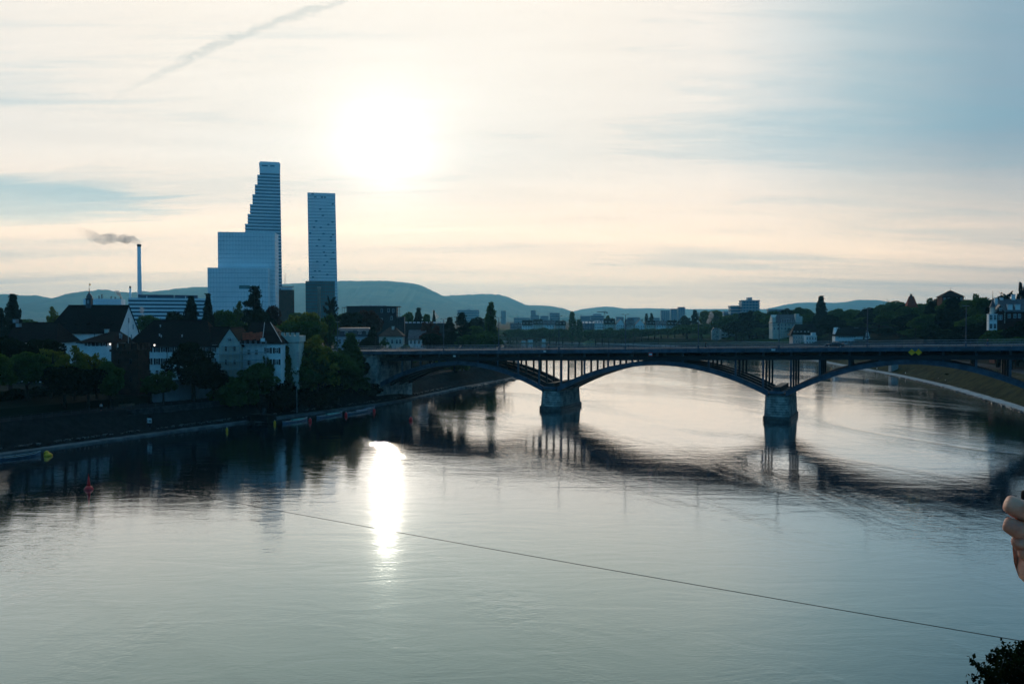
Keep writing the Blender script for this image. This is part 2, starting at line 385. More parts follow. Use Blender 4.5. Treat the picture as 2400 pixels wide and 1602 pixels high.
# ------------------------------------------------------------------ water
def water_mat():
    m, t, out = newmat('river_water')
    co = t.node('ShaderNodeTexCoord').outputs['Object']
    flow = t.mapping(co, rot=(0, 0, R(-27)))                       # x across, y along the current
    gl = t.node('ShaderNodeBsdfGlossy'); gl.inputs['Roughness'].default_value = .03
    df = t.node('ShaderNodeBsdfDiffuse'); df.inputs[0].default_value = (.002, .014, .022, 1)
    lw = t.node('ShaderNodeLayerWeight'); lw.inputs[0].default_value = .5
    # reflectance rising towards grazing view; the deep water tints the steep part green-blue
    fr = t.ramp(lw.outputs['Facing'], [(0, .04), (.40, .13), (.58, .22), (.66, .355), (.74, .52), (.81, .68), (.91, .87), (1, 1.0)])
    tint = t.ramp(lw.outputs['Facing'], [(0, (.40, .75, .86)), (.60, (.66, .93, .96)), (.70, (.82, .98, .99)), (.80, (1, 1, 1))])
    t.l.new(tint, gl.inputs[0])
    g2 = t.node('ShaderNodeBsdfGlossy'); g2.inputs['Roughness'].default_value = .12; t.l.new(tint, g2.inputs[0])      # fine capillary ripple
    gm = t.node('ShaderNodeMixShader'); gm.inputs[0].default_value = .07; t.l.new(gl.outputs[0], gm.inputs[1]); t.l.new(g2.outputs[0], gm.inputs[2])
    # smooth and ruffled patches drawn out by the current
    patch = t.noise(t.mapping(flow, scale=(1.6, .5, 1)), .022, 4, .6, 1.2)
    ruff = t.smooth(patch, .44, .66)
    big = t.noise(t.mapping(co, rot=(0, 0, R(-9)), scale=(.55, 1.5, 1)), .17, 4, .55, .8)
    mid = t.noise(t.mapping(co, scale=(.75, 1.15, 1)), .75, 3, .55, .5)
    fine = t.noise(t.mapping(co, scale=(.7, 1.3, 1)), 3.1, 2, .5)
    h = t.m('MULTIPLY', big, .036)
    amp = t.m('MULTIPLY_ADD', ruff, .046, .006)
    h = t.m('ADD', h, t.m('MULTIPLY', mid, amp))
    h = t.m('ADD', h, t.m('MULTIPLY', fine, t.m('MULTIPLY_ADD', ruff, .010, .0055)))
    tiny = t.noise(t.mapping(co, scale=(.6, 1.4, 1)), 9.0, 2, .5)
    h = t.m('ADD', h, t.m('MULTIPLY', tiny, .0010))
    # thin upwelling seams
    vor = t.node('ShaderNodeTexNoise'); t.put(vor.inputs['Vector'], t.mapping(flow, scale=(1, .45, 1))); vor.inputs['Scale'].default_value = .09
    vor.inputs['Detail'].default_value = 4; vor.inputs['Distortion'].default_value = 1.6
    seam = t.m('SUBTRACT', 1.0, t.smooth(t.m('ABSOLUTE', t.m('SUBTRACT', vor.outputs[0], .5)), 0, .012))
    seam = t.m('MULTIPLY', seam, t.smooth(t.noise(co, .035, 2), .5, .62))
    h = t.m('ADD', h, t.m('MULTIPLY', seam, .0012))
    b = t.node('ShaderNodeBump'); b.inputs['Strength'].default_value = 1; b.inputs['Distance'].default_value = 1.0
    t.put(b.inputs['Height'], h)
    for nd in (gl, g2, df, lw): t.l.new(b.outputs[0], nd.inputs['Normal'])
    mx = t.node('ShaderNodeMixShader'); t.l.new(fr, mx.inputs[0]); t.l.new(df.outputs[0], mx.inputs[1]); t.l.new(gm.outputs[0], mx.inputs[2])
    t.l.new(mx.outputs[0], out.inputs[0]); return m
wm = MB(); wm.add([(-1550, -250, 0), (1100, -250, 0), (1100, 1450, 0), (-1550, 1450, 0)], [(0, 1, 2, 3)])
structure(wm.build('river_water', water_mat()))

# ------------------------------------------------------------------ hills
def hill(name, prof, D, front, seed, mat, rough=15):
    """a wooded ridge whose crest follows prof (pixel x, pixel y) at distance D"""
    xs = np.arange(prof[0][0], prof[-1][0] + 1, 3.5)
    ys = np.interp(xs, [p[0] for p in prof], [p[1] for p in prof])
    k = np.ones(7) / 7; ys = np.convolve(np.pad(ys, 3, 'edge'), k, 'valid')
    rows = [(1.18, .55), (1.06, .9), (1.0, 1.0), (.985, .96), (.96, .86), (.93, .76), (.90, .64), (.86, .5), (.82, .36), (.77, .2), (.70, .06), (front, -.02)]
    vs, fs = [], []; n = len(xs)
    for ri, (fd, fz) in enumerate(rows):
        for i in range(n):
            Y = D * fd; x = (xs[i] - 1200) / F * D * (1 + (fd - 1) * .35); zc = CAMH + (748 - ys[i]) / F * D
            w = mnoise.noise((x * .0016, Y * .0016, seed)); w2 = mnoise.noise((x * .02, Y * .02, seed + 5)); w3 = mnoise.noise((x * .09, Y * .09, seed + 9))
            z = 10 + (zc - 10) * fz + (w * .10 * zc * (1 - abs(fz - .5)) if ri > 2 else 0) + (w2 * rough * .5 + w3 * rough * .35) * (D / 5000) * (1 if fz > .1 else .2) * (.5 if ri == 2 else 1)
            vs.append((x, Y + w * 120 * (1 if ri > 2 else 0), z))
    for r in range(len(rows) - 1):
        for i in range(n - 1): fs.append((r * n + i, r * n + i + 1, (r + 1) * n + i + 1, (r + 1) * n + i))
    o = MB().add(vs, fs).build(name, mat, smooth=True); return structure(o)
def hill_mat():
    m, t, out = newmat('hill_forest'); co = t.node('ShaderNodeTexCoord').outputs['Object']
    n = t.noise(co, .012, 6, .7); f = t.noise(co, .0025, 3, .5)
    cc = t.mix(t.smooth(n, .35, .65), (.012, .020, .012, 1), (.05, .062, .028, 1)); cc = t.mix(t.smooth(f, .52, .62), cc, (.09, .10, .045, 1))
    p = principled(t, out, cc, .95); b = t.node('ShaderNodeBump'); b.inputs['Strength'].default_value = 1; b.inputs['Distance'].default_value = 14
    t.put(b.inputs['Height'], n); t.l.new(b.outputs[0], p.inputs['Normal']); return m
hm = hill_mat()
hill('hills', [(-700, 700), (-300, 680), (-100, 690), (0, 688), (30, 690), (52, 693), (80, 691), (96, 694), (122, 701), (150, 694), (185, 684), (215, 680), (250, 679), (278, 684), (300, 685), (370, 683), (400, 678), (450, 673), (490, 671), (600, 668), (700, 664), (790, 659), (900, 658), (930, 659), (985, 667), (1020, 684), (1060, 704), (1120, 722), (1220, 738), (1300, 745)], 8000, .62, 1.5, hm)
hill('hills', [(840, 735), (930, 712), (1000, 696), (1060, 692), (1100, 690), (1150, 689), (1180, 692), (1200, 700), (1225, 711), (1240, 715), (1290, 716), (1320, 722), (1345, 731), (1380, 741), (1450, 748)], 9400, .75, 4.5, hm)
hill('hills', [(1180, 745), (1290, 738), (1340, 730), (1365, 724), (1410, 718), (1440, 719), (1460, 723), (1520, 722), (1600, 724), (1690, 724), (1800, 724), (1830, 716), (1860, 710), (1900, 708), (1950, 710), (1980, 708), (2010, 702), (2060, 703), (2080, 708), (2200, 716), (2500, 712), (3000, 730)], 11800, .7, 7.5, hm, 6)
# ------------------------------------------------------------------ the bridge
BO = Vector((14.4, 250, 0)); BU = Vector((.908, -.419, 0)).normalized(); BV = Vector((-BU.y, BU.x, 0))
BYAW = math.atan2(BU.y, BU.x)
def B(s, v, z): return BO + BU * s + BV * v + Vector((0, 0, z))
def zdeck(s): return 17.35 + .0221 * s
bridge = thing('arch_bridge', 'long steel arch road bridge on two stone piers crossing the river', 'bridge', tuple(BO), BYAW)
S0, S1, HALF = -70.0, 128.0, 11.4
RIBS = (-8.4, -2.8, 2.8, 8.4)
def sbox(mb, s0, s1, v0, v1, d0, d1):
    """box following the deck gradient, d = height above deck level"""
    vs = [(s, v, zdeck(s) + d) for s, v, d in ((s0, v0, d0), (s1, v0, d0), (s1, v1, d0), (s0, v1, d0), (s0, v0, d1), (s1, v0, d1), (s1, v1, d1), (s0, v1, d1))]
    return mb.add(vs, [(0, 3, 2, 1), (4, 5, 6, 7), (0, 1, 5, 4), (1, 2, 6, 5), (2, 3, 7, 6), (3, 0, 4, 7)])
sbox(MB(), S0 - 60, S1 + 30, -HALF + .25, HALF - .25, -.75, -.12).build('deck', MT['steel_shade'], bridge)
sbox(MB(), S0 - 60, S1 + 30, -7.2, 7.2, -.118, -.05).build('roadway', MT['asphalt'], bridge)
for sd in (-1, 1):
    a, b = sorted((sd * 7.2, sd * (HALF - .3)))
    sbox(MB(), S0 - 60, S1 + 30, a, b, -.118, .06).build('footway', MT['concrete'], bridge)
    n = 27; st = (S1 - S0) / n
    for i in range(n):                                            # edge panels with open joints
        a, b = sorted((sd * (HALF - .28), sd * HALF))
        sbox(MB(), S0 + i * st + .03, S0 + (i + 1) * st - .03, a, b, -.92, .16).build('edge_panel', MT['steel'], bridge)
    for d, r in ((1.12, .045), (.62, .03), (.30, .03)):
        MB().tube([(s, sd * (HALF - .14), zdeck(s) + d) for s in (S0 - 55, S1 + 25)], r, 6).build('handrail' if d > 1 else 'rail', MT['galv'] if d > 1 else MT['steel'], bridge)
    pm = MB().box(-.035, .035, -.05, .05, .1, 1.12).mesh('railing_post'); pm.materials.append(MT['steel'])
    for i in range(140):
        s = S0 + (S1 - S0) * i / 139; link('railing_post', pm, None, bridge, (s, sd * (HALF - .14), zdeck(s)))
ARCH = [(-57, -2.2, 6.3, 6.9, 6.9), (2.2, 59.9, 6.9, 7.9, 7.4), (64.3, 121.5, 7.9, 9.0, 7.95)]
def arch_top(k, s):
    a, b, za, zb, r = ARCH[k]; t = (s - a) / (b - a); return za + (zb - za) * t + 4 * r * t * (1 - t)
for k, (a, b, za, zb, r) in enumerate(ARCH):
    for ri, v in enumerate(RIBS):
        mb = MB(); N = 28; rings = []
        for i in range(N + 1):
            s = a + (b - a) * i / N; z = arch_top(k, s); dp = 1.05 + .35 * abs(2 * i / N - 1)
            rings.append([(s, v - .42, z - dp), (s, v + .42, z - dp), (s, v + .42, z), (s, v - .42, z)])
        mb.loft(rings)
        for zo in (0, 1):                                        # flange edges standing proud of the web
            rr = []
            for i in range(N + 1):
                s = a + (b - a) * i / N; z = arch_top(k, s); dp = (1.05 + .35 * abs(2 * i / N - 1)) * zo
                rr.append([(s, v - .55, z - dp - .06), (s, v + .55, z - dp - .06), (s, v + .55, z - dp + .06), (s, v - .55, z - dp + .06)])
            mb.loft(rr)
        mb.build('arch_rib', MT['steel'] if ri == 0 else MT['steel_shade'], bridge)  # ribs behind the front one coloured darker to stand for shade
        for j in range(9):
            s = a + 1.2 + (b - a - 2.4) * j / 8
            if k == 0 and j == 0: continue
            zt = zdeck(s) - 1.0; zb_ = arch_top(k, s)
            if zt - zb_ > .2:
                MB().box(s - .24, s + .24, v - .22, v + .22, zb_ - .02, zt).build('column', MT['steel'] if ri == 0 else MT['steel_shade'], bridge)
    for j in range(1, 8):                                         # cross bracing between the ribs
        s = a + (b - a) * j / 8
        MB().box(s - .12, s + .12, RIBS[0] + .42, RIBS[3] - .42, arch_top(k, s) - .8, arch_top(k, s) - .45).build('cross_brace', MT['steel_shade'], bridge)
for v in RIBS:
    sbox(MB(), S0, S1, v - .25, v + .25, -3.05, -2.0).build('girder', MT['steel_shade'], bridge)
    sbox(MB(), S0, S1, v - .2, v + .2, -1.0, -.74).build('slab_rib', MT['steel_shade'], bridge)
for v, r in ((-4.6, .17), (0, .2), (4.6, .17)):
    MB().tube([(s, v, zdeck(s) - 1.5) for s in (S0, S1)], r, 8).build('service_pipe', MT['steel_shade'], bridge)
for i in range(41):
    s = S0 + 2 + (S1 - S0 - 4) * i / 40
    sbox(MB(), s - .13, s + .13, RIBS[0] - 2.3, RIBS[3] + 2.3, -1.35, -.74).build('cross_beam', MT['steel_shade'], bridge)
# piers: stone courses with recessed joints
def pier_ring(hl, hw, z, n=7):
    pts = []
    for sgn in (1, -1):
        for i in range(n + 1):
            t = math.pi * (i / n - .5); pts.append((sgn * hw * -math.sin(t) * -1 if False else sgn * hw * -math.sin(t), sgn * (hl - hw * .55 + hw * .55 * math.cos(t)), z))
    return pts
def pier(s0, ztop):
    p = empty('pier', (s0, 0, 0), 0, bridge)
    z = -4.0; k = 0
    hts = [4.6, .75] + [.62] * 20
    while z < ztop - .62:
        h = min(hts[k], ztop - .55 - z); t = lambda zz: 1 - .085 * max(0, zz) / ztop
        grow = 1.06 if k < 2 else 1.0
        A, Bt = (9.5 * grow, 3.3 * grow), None
        r0, r1 = t(z), t(z + h)
        MB().loft([pier_ring(A[0] * r0, A[1] * r0, z), pier_ring(A[0] * r1, A[1] * r1, z + h - .11)]).build('stone_course', MT['wetstone'] if k < 2 else MT['ashlar'], p)
        MB().loft([pier_ring(A[0] * r1 - .22, A[1] * r1 - .22, z + h - .109), pier_ring(A[0] * r1 - .22, A[1] * r1 - .22, z + h - .001)]).build('mortar_joint', MT['wetstone'], p)
        z += h; k += 1
    MB().loft([pier_ring(9.0, 3.1, z), pier_ring(9.0, 3.1, z + .42), pier_ring(8.6, 2.7, z + .6)]).build('pier_cap', MT['wetstone'], p)
    for v in RIBS: MB().loft([[(-1.5, v - .7, z + .55), (1.5, v - .7, z + .55), (1.5, v + .7, z + .55), (-1.5, v + .7, z + .55)], [(-2.3, v - .5, z + 1.15), (2.3, v - .5, z + 1.15), (2.3, v + .5, z + 1.15), (-2.3, v + .5, z + 1.15)]]).build('bearing_shoe', MT['steel'], p)
    MB().box(-.9, .9, RIBS[0], RIBS[3], z + .4, z + 2.2).build('cross_wall', MT['steel_shade'], p)
    return p
pier(0, 6.3); pier(62.1, 7.2)
# abutments, stone by course
for s0, s1, zt in ((-66, -57.3, 15.0), (121.6, 131, 19.0)):
    ab = empty('abutment', (0, 0, 0), 0, bridge); z = -2.0
    while z < zt:
        h = min(1.15, zt - z)
        MB().box(s0, s1, -10.4, 10.4, z, z + h - .07).build('stone_course', MT['ashlar'], ab); z += h
    MB().box(s0 + .15, s1 - .15, -10.25, 10.25, -2, zt).build('core', MT['wetstone'], ab)
sbox(MB(), -130, -65.9, -10.5, 10.5, -9, -.76).build('approach_wall', MT['ashlar'], bridge)

# plates and marks hung on the bridge
def on_deck(px, v):
    """position along the bridge seen at pixel px for a line v metres off its axis"""
    q = BO + BV * v; k = (px - 1200) / F
    return (k * q.y - q.x) / (BU.x - k * BU.y)
def plate(name, label, cat, px, dz, w, h, mat, border=None, diamond=False):
    s = on_deck(px, -HALF - .06); o = thing(name, label, cat, tuple(B(s, -HALF - .07, zdeck(s) + dz)), BYAW)
    if diamond:
        pts = [(0, -h / 2), (w / 2, 0), (0, h / 2), (-w / 2, 0)]
        MB().prism(pts, 'y', -.03, .03).build('board', mat, o)
    else:
        if border: MB().box(-w / 2, w / 2, -.03, .03, -h / 2, h / 2).build('border', border, o); w *= .8; h *= .55
        MB().box(-w / 2, w / 2, -.05, .0, -h / 2, h / 2).build('board', mat, o)
    MB().box(-.05, .05, .03, .09, -h / 2, h / 2 + .2).build('bracket', MT['dark'], o)
plate('channel_mark', 'yellow diamond channel mark on bridge edge, left one of the pair', 'sign', 2137.5, -1.15, 1.55, 1.55, MT['mark'], diamond=True)
plate('channel_mark', 'yellow diamond channel mark on bridge edge, right one of the pair', 'sign', 2153.5, -1.15, 1.55, 1.55, MT['mark'], diamond=True)
plate('notice_plate', 'white plate with red top and bottom bands over the middle arch', 'sign', 1525, -1.35, 1.1, .95, MT['white'], MT['red'])
plate('notice_plate', 'small white plate under the deck above the left arch crown', 'sign', 1065, -1.55, .85, .45, MT['white'])
plate('notice_plate', 'pale plate on the bridge edge above the left pier', 'sign', 1277, -.35, .75, .42, MT['white'])
plate('notice_plate', 'pale plate on the bridge edge above the right pier', 'sign', 1813, -.35, .95, .42, MT['white'])

# street lamps: tall twin-headed poles, short lamps along the far footway
def lamp_tall(h):
    o = thing('street_lamp', 'x', 'street lamp')
    MB().tube([(0, 0, .0), (0, 0, h * .5), (0, 0, h)], [.13, .10, .07], 8).build('pole', MT['steel'], o)
    MB().lathe([(.26, 0), (.26, .5), (.16, .55)], 8).build('foot', MT['steel'], o)
    MB().tube([(-.75, 0, h - .03), (.75, 0, h - .03)], .04, 5).build('arm', MT['galv'], o)
    for sx in (-1, 1): MB().loft([[(sx * .45, -.16, h), (sx * 1.1, -.12, h + .03), (sx * 1.1, .12, h + .03), (sx * .45, .16, h)], [(sx * .45, -.1, h + .14), (sx * 1.05, -.08, h + .1), (sx * 1.05, .08, h + .1), (sx * .45, .1, h + .14)]]).build('lamp_head', MT['dark'], o)
    MB().tube([(0, 0, 6.2), (0, 4.5, 6.35)], .03, 5).build('wire_arm', MT['dark'], o)
    return o
def place(o, s, v, label, group, rz=0):
    o.location = B(s, v, zdeck(s) + .06); o.rotation_euler = (0, 0, BYAW + rz); o['label'] = label; o['group'] = group
lt = lamp_tall(9.4)
LT = [(1040, 'tall twin-headed lamp pole on the bridge over the left arch crown'), (1169, 'tall twin-headed lamp pole on the bridge in front of the leaning riverside tree'),
      (1310, 'tall twin-headed lamp pole on the bridge just right of the left pier'), (1466, 'tall twin-headed lamp pole on the bridge left of the middle arch crown'),
      (1637, 'tall twin-headed lamp pole on the bridge in front of the green round trees'), (1826, 'tall twin-headed lamp pole on the bridge above the right pier'),
      (2033, 'tall twin-headed lamp pole on the bridge in front of the white half-timbered house'), (2264, 'rightmost tall lamp pole on the bridge against the wooded slope'),
      (791, 'leftmost twin-headed lamp pole at the bridge approach behind the trees')]
for i, (px, lab) in enumerate(LT):
    o = lt if i == 0 else copy_tree(lt); place(o, on_deck(px, -9.6), -9.6, lab, 'tall lamp poles on the bridge')
def lamp_small():
    o = thing('street_lamp', 'x', 'street lamp')
    MB().tube([(0, 0, 0), (0, 0, 3.9)], [.06, .04], 6).build('pole', MT['dark'], o)
    MB().lathe([(.03, 3.9), (.17, 4.0), (.17, 4.12), (.05, 4.22)], 8).build('lamp_head', MT['dark'], o); return o
ls = lamp_small()
LS = [(880, 'first'), (972, 'second'), (1075, 'third'), (1264, 'fourth'), (1297, 'fifth'), (1417, 'sixth'), (1485, 'seventh'), (1543, 'eighth'), (1680, 'ninth'), (2146, 'tenth')]
for i, (px, w) in enumerate(LS):
    o = ls if i == 0 else copy_tree(ls); place(o, on_deck(px, 10.2), 10.2, w + ' short footway lamp on the bridge, counted from the left bank', 'short lamps on the far footway')
# overhead tram wire
tw = thing('tram_wire', 'thin overhead tram contact wire running along the bridge', 'wire')
for v in (-3.2, 1.8):
    MB().tube([B(s, v, zdeck(s) + 5.9) for s in (-120, 150)], .014, 4).build('wire', MT['dark'], tw)
# ------------------------------------------------------------------ building helpers
_wcache = {}
def window(parent, x, y, z, w, h, shut=False, face='-y', style='cross', name='window', glass='glass', fm='frame_w'):
    """window standing a little proud of a wall; (x, y, z) is its centre on the wall face, in the parent's space"""
    key = (round(w, 2), round(h, 2), style, fm, glass)
    if key not in _wcache:
        mb = MB(); t = min(.09, w * .09)
        for q in ((-w / 2, w / 2, -h / 2, -h / 2 + t), (-w / 2, w / 2, h / 2 - t, h / 2), (-w / 2, -w / 2 + t, -h / 2 + t, h / 2 - t), (w / 2 - t, w / 2, -h / 2 + t, h / 2 - t)):
            mb.box(q[0], q[1], -.09, .05, q[2], q[3])
        if style == 'cross':
            mb.box(-t * .4, t * .4, -.075, .02, -h / 2 + t, h / 2 - t); mb.box(-w / 2 + t, w / 2 - t, -.07, .02, h * .12 - t * .4, h * .12 + t * .4)
        f = mb.mesh('window'); f.materials.append(MT[fm])
        p = MB().box(-w / 2 + t * .5, w / 2 - t * .5, -.045, .03, -h / 2 + t * .5, h / 2 - t * .5).mesh('pane'); p.materials.append(MT[glass])
        sh = MB().box(0, w * .52, -.10, -.02, -h / 2 - .05, h / 2 + .05)
        for k in range(5): sh.box(.05, w * .52 - .05, -.125, -.10, -h / 2 + h * (k + .15) / 5, -h / 2 + h * (k + .75) / 5)
        s = sh.mesh('shutter'); s.materials.append(MT['shutter'])
        _wcache[key] = (f, p, s)
    f, p, s = _wcache[key]
    o = link(name, f, None, parent, (x, y, z), {'-y': 0, '+x': math.pi / 2, '-x': -math.pi / 2, '+y': math.pi}[face])
    link('pane', p, None, o)
    if shut:
        link('shutter', s, None, o, (w / 2 + .01, 0, 0)); link('shutter', s, None, o, (-w / 2 - .01 - w * .52, 0, 0))
    return o
def walls(parent, x0, x1, y0, y1, z0, z1, mat, gable=None, zr=None, name='wall'):
    mb = MB()
    if gable in ('x0', 'x1'):                      # one gable end, the other end stays level under a hip
        mb.box(x0, x1, y0, y1, z0, z1); a, b = (x0, x0 + .4) if gable == 'x0' else (x1 - .4, x1)
        mb.prism([(y0, z1 - .01), (y1, z1 - .01), ((y0 + y1) / 2, zr)], 'x', a, b)
    elif gable == 'x': mb.prism([(y0, z0), (y1, z0), (y1, z1), ((y0 + y1) / 2, zr), (y0, z1)], 'x', x0, x1)
    elif gable == 'y': mb.prism([(x0, z0), (x1, z0), (x1, z1), ((x0 + x1) / 2, zr), (x0, z1)], 'y', y0, y1)
    else: mb.box(x0, x1, y0, y1, z0, z1)
    return mb.build(name, mat, parent)
def roof(parent, x0, x1, y0, y1, ze, zr, mat, ridge='x', h0=0, h1=0, ov=.5, th=.22, name='roof', kick=0):
    """tiled roof shell; h0/h1 = hip lengths at the low/high end of the ridge (0 = gable)"""
    if ridge == 'y':
        T = lambda a, b, z: (b, a, z); x0, x1, y0, y1 = y0, y1, x0, x1
    else: T = lambda a, b, z: (a, b, z)
    ym = (y0 + y1) / 2; sl = (zr - ze) / (ym - y0); dz = ov * sl
    a0, a1, b0, b1 = x0 - (ov if h0 else .25), x1 + (ov if h1 else .25), y0 - ov, y1 + ov
    e = ze - dz + .12; r = zr + .12
    vs = [(a0, b0, e), (a1, b0, e), (a1, b1, e), (a0, b1, e), (x0 + h0 - (0 if h0 else .25), ym, r), (x1 - h1 + (0 if h1 else .25), ym, r)]
    top = [T(*p) for p in vs]; bot = [T(p[0], p[1], p[2] - th) for p in vs]
    mb = MB().add(top + bot, [(0, 1, 5, 4), (2, 3, 4, 5), (1, 2, 5), (3, 0, 4)][:2] + ([(1, 2, 5)] if h1 else []) + ([(3, 0, 4)] if h0 else []) +
                  [(6, 10, 11, 7), (8, 11, 10, 9)] + ([(7, 11, 8)] if h1 else []) + ([(9, 10, 6)] if h0 else []) +
                  [(0, 6, 7, 1), (2, 8, 9, 3)] + ([(1, 7, 8, 2)] if h1 else [(1, 7, 11, 5), (5, 11, 8, 2)]) + ([(3, 9, 6, 0)] if h0 else [(3, 9, 10, 4), (4, 10, 6, 0)]))
    o = mb.build(name, mat, parent)
    rt = MB().tube([T(x0 + h0, ym, r), T(x1 - h1, ym, r)], .14, 6).build('ridge_tiles', mat, o)
    return o
def chimney(parent, x, y, z0, z1, w=.8, mat='plaster2'):
    o = MB().box(x - w / 2, x + w / 2, y - w / 2, y + w / 2, z0, z1).build('chimney', MT[mat], parent)
    MB().box(x - w * .62, x + w * .62, y - w * .62, y + w * .62, z1 + .002, z1 + .14).build('cap', MT['concrete'], o); return o
def at(px, Y): return X(px, Y)

# ------------------------------------------------------------------ left bank: convent and its neighbours
# corner tower on the promenade
TD = 208
t = thing('corner_tower', 'reddish sandstone corner tower with battlements and flagpole at the riverside promenade', 'tower', (at(288, TD), TD + 4, 5.3))
W = 3.3; H = 20.3 - 5.3
MB().loft([[(W * a * 1.05, W * b * 1.05, 0) for a, b in ((-1, -1), (1, -1), (1, 1), (-1, 1))], [(W * a, W * b, 6.5) for a, b in ((-1, -1), (1, -1), (1, 1), (-1, 1))], [(W * a, W * b, H - 2.2) for a, b in ((-1, -1), (1, -1), (1, 1), (-1, 1))]]).build('wall', MT['sandstone'], t)
MB().box(-W - .3, W + .3, -W - .3, W + .3, H - 2.2, H - 1.7).build('cornice', MT['sandstone'], t)
for i in range(4):
    for a, b in ((0, -1), (1, 0)):
        c = -W + .7 + i * (2 * W - 1.4) / 3
        q = (c - .52, c + .52, -W - .25, -W + .45) if a == 0 else (W - .45, W + .25, c - .52, c + .52)
        if a == 1 and i == 0: continue
        MB().box(*q, H - 1.7, H - .15).build('merlon', MT['sandstone'], t)
MB().loft([[(-W + .5, -W + .5, H - 1.69), (W - .5, -W + .5, H - 1.69), (W - .5, W - .5, H - 1.69), (-W + .5, W - .5, H - 1.69)], [(-.3, -.3, H + .3), (.3, -.3, H + .3), (.3, .3, H + .3), (-.3, .3, H + .3)]]).build('roof', MT['roof'], t)
for px, py in ((276, 847), (304, 847), (304, 889), (280, 822), (300, 822)):
    window(t, at(px, TD) - at(290, TD), -W, Z(py, TD) - 5.3, .55, 1.25, fm='dark', style='plain')
fp = MB().tube([(.7, -W + .6, H - 1.7), (.7, -W + .6, H + 7.2)], [.07, .035], 6).build('flagpole', MT['galv'], t)

# white convent range
D0 = 225.0; ZE = Z(808, D0)
t = thing('convent_house', 'long white convent range with dark tiled roof and rows of shuttered windows', 'building', (at(420, D0), D0, 7))
x0, x1 = at(296, D0) - at(420, D0), at(513.5, D0) - at(420, D0); zr = Z(751.5, 231.5) - 7; ze = ZE - 7
walls(t, x0, x1, 0, 13, 0, ze, MT['plaster'])
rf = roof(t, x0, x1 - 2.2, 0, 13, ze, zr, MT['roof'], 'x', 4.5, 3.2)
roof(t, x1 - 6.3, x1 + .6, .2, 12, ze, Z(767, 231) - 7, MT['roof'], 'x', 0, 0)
for px, py in ((312, 766), (376, 767), (281, 787), (285, 789), (374, 788), (378, 791), (427, 790), (308, 790)):
    p = U(px, py, D0 + (808 - py) / 56.5 * 6.5) - Vector((at(420, D0), D0, 7))
    MB().lathe([(.16, -.6), (.16, .45), (.26, .5), (.1, .75)], 6, tuple(p)).build('vent_pipe', MT['zinc'], rf)
for px in (349, 367, 384, 400, 417, 434, 451, 467, 484, 499):
    for py in (817.5, 846.5): window(t, at(px, D0) - at(420, D0), 0, Z(py, D0) - 7, .78, 1.55, True)
    window(t, at(px, D0) - at(420, D0), 0, Z(874, D0) - 7, .9, 1.7)
for px in (391, 476): MB().tube([(at(px, D0) - at(420, D0), -.12, 0), (at(px, D0) - at(420, D0), -.12, ze - .3)], .07, 6).build('drainpipe', MT['dark'], t)
MB().box(x0 - .3, x1, -.62, -.45, ze - .62, ze - .45).build('gutter', MT['dark'], t)

# gabled house under scaffold
t = thing('gable_house', 'white gabled house wrapped in scaffolding beside the convent range', 'house', (at(538.5, 224.4), 224.4, 7))
hw = (at(565, 224.4) - at(513, 224.4)) / 2; ze = Z(806, 224.4) - 7; zr = Z(769, 224.4) - 7
walls(t, -hw, hw, 0, 11, 0, ze, MT['plaster2'], 'y', zr - .1)
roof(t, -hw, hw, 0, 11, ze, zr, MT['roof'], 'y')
for px, py, w, h in ((538.5, 795, .95, 1.0), (529, 817, .72, 1.4), (549, 817, .72, 1.4), (529, 848, .72, 1.4), (549, 848, .72, 1.4)):
    window(t, at(px, 224.4) - at(538.5, 224.4), 0, Z(py, 224.4) - 7, w, h)
s = thing('scaffold', 'grey tube scaffold standing in front of the white gabled house', 'scaffold', (at(538.5, 223), 223, 7))
xs = [(-1 + 2 * i / 5) * (hw + .7) for i in range(6)]
tops = [9.3 + 4.2 * (1 - abs(x) / (hw + .7)) + 2.0 for x in xs]
for x, tp in zip(xs, tops):
    for y in (-.3, .7): MB().tube([(x, y, 0), (x, y, tp)], .045, 5).build('standard', MT['galv'], s)
for k in range(7):
    z = 2 + k * 2.0
    xe = [x for x, tp in zip(xs, tops) if tp > z]
    if len(xe) > 1:
        for y in (-.3, .7): MB().tube([(xe[0], y, z), (xe[-1], y, z)], .04, 5).build('ledger', MT['galv'], s)
        MB().box(xe[0], xe[-1], -.25, .65, z - .1, z - .05).build('platform', MT['wood'], s)

# hipped house with red tiles being relaid
HD = 226.0
t = thing('hipped_house', 'white house with hipped dark roof partly covered in fresh red tiles', 'house', (at(612, HD), HD, 7))
x0, x1 = at(566, HD) - at(612, HD), at(658, HD) - at(612, HD); ze = Z(801, HD) - 7; zr = Z(757, 232.5) - 7
walls(t, x0, x1, 0, 13, 0, ze, MT['plaster'])
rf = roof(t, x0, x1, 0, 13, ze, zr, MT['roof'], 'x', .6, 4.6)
def on_slope(px, f): return (at(px, HD + f * 6.5) - at(612, HD), f * 6.5)
sl = (zr - ze) / 6.5
def slope_panel(name, mat, px0, px1, f0, f1, lift=.17):
    q = [(at(px0, HD + f0 * 6.5) - at(612, HD), f0), (at(px1, HD + f0 * 6.5) - at(612, HD), f0), (at(px1, HD + f1 * 6.5) - at(612, HD), f1), (at(px0, HD + f1 * 6.5) - at(612, HD), f1)]
    vs = [(x, f * 6.5, ze + f * (zr - ze) + lift) for x, f in q]; vs += [(x, f * 6.5, ze + f * (zr - ze) + lift + .08) for x, f in q]
    MB().add(vs, [(0, 3, 2, 1), (4, 5, 6, 7), (0, 1, 5, 4), (1, 2, 6, 5), (2, 3, 7, 6), (3, 0, 4, 7)]).build(name, mat, rf)
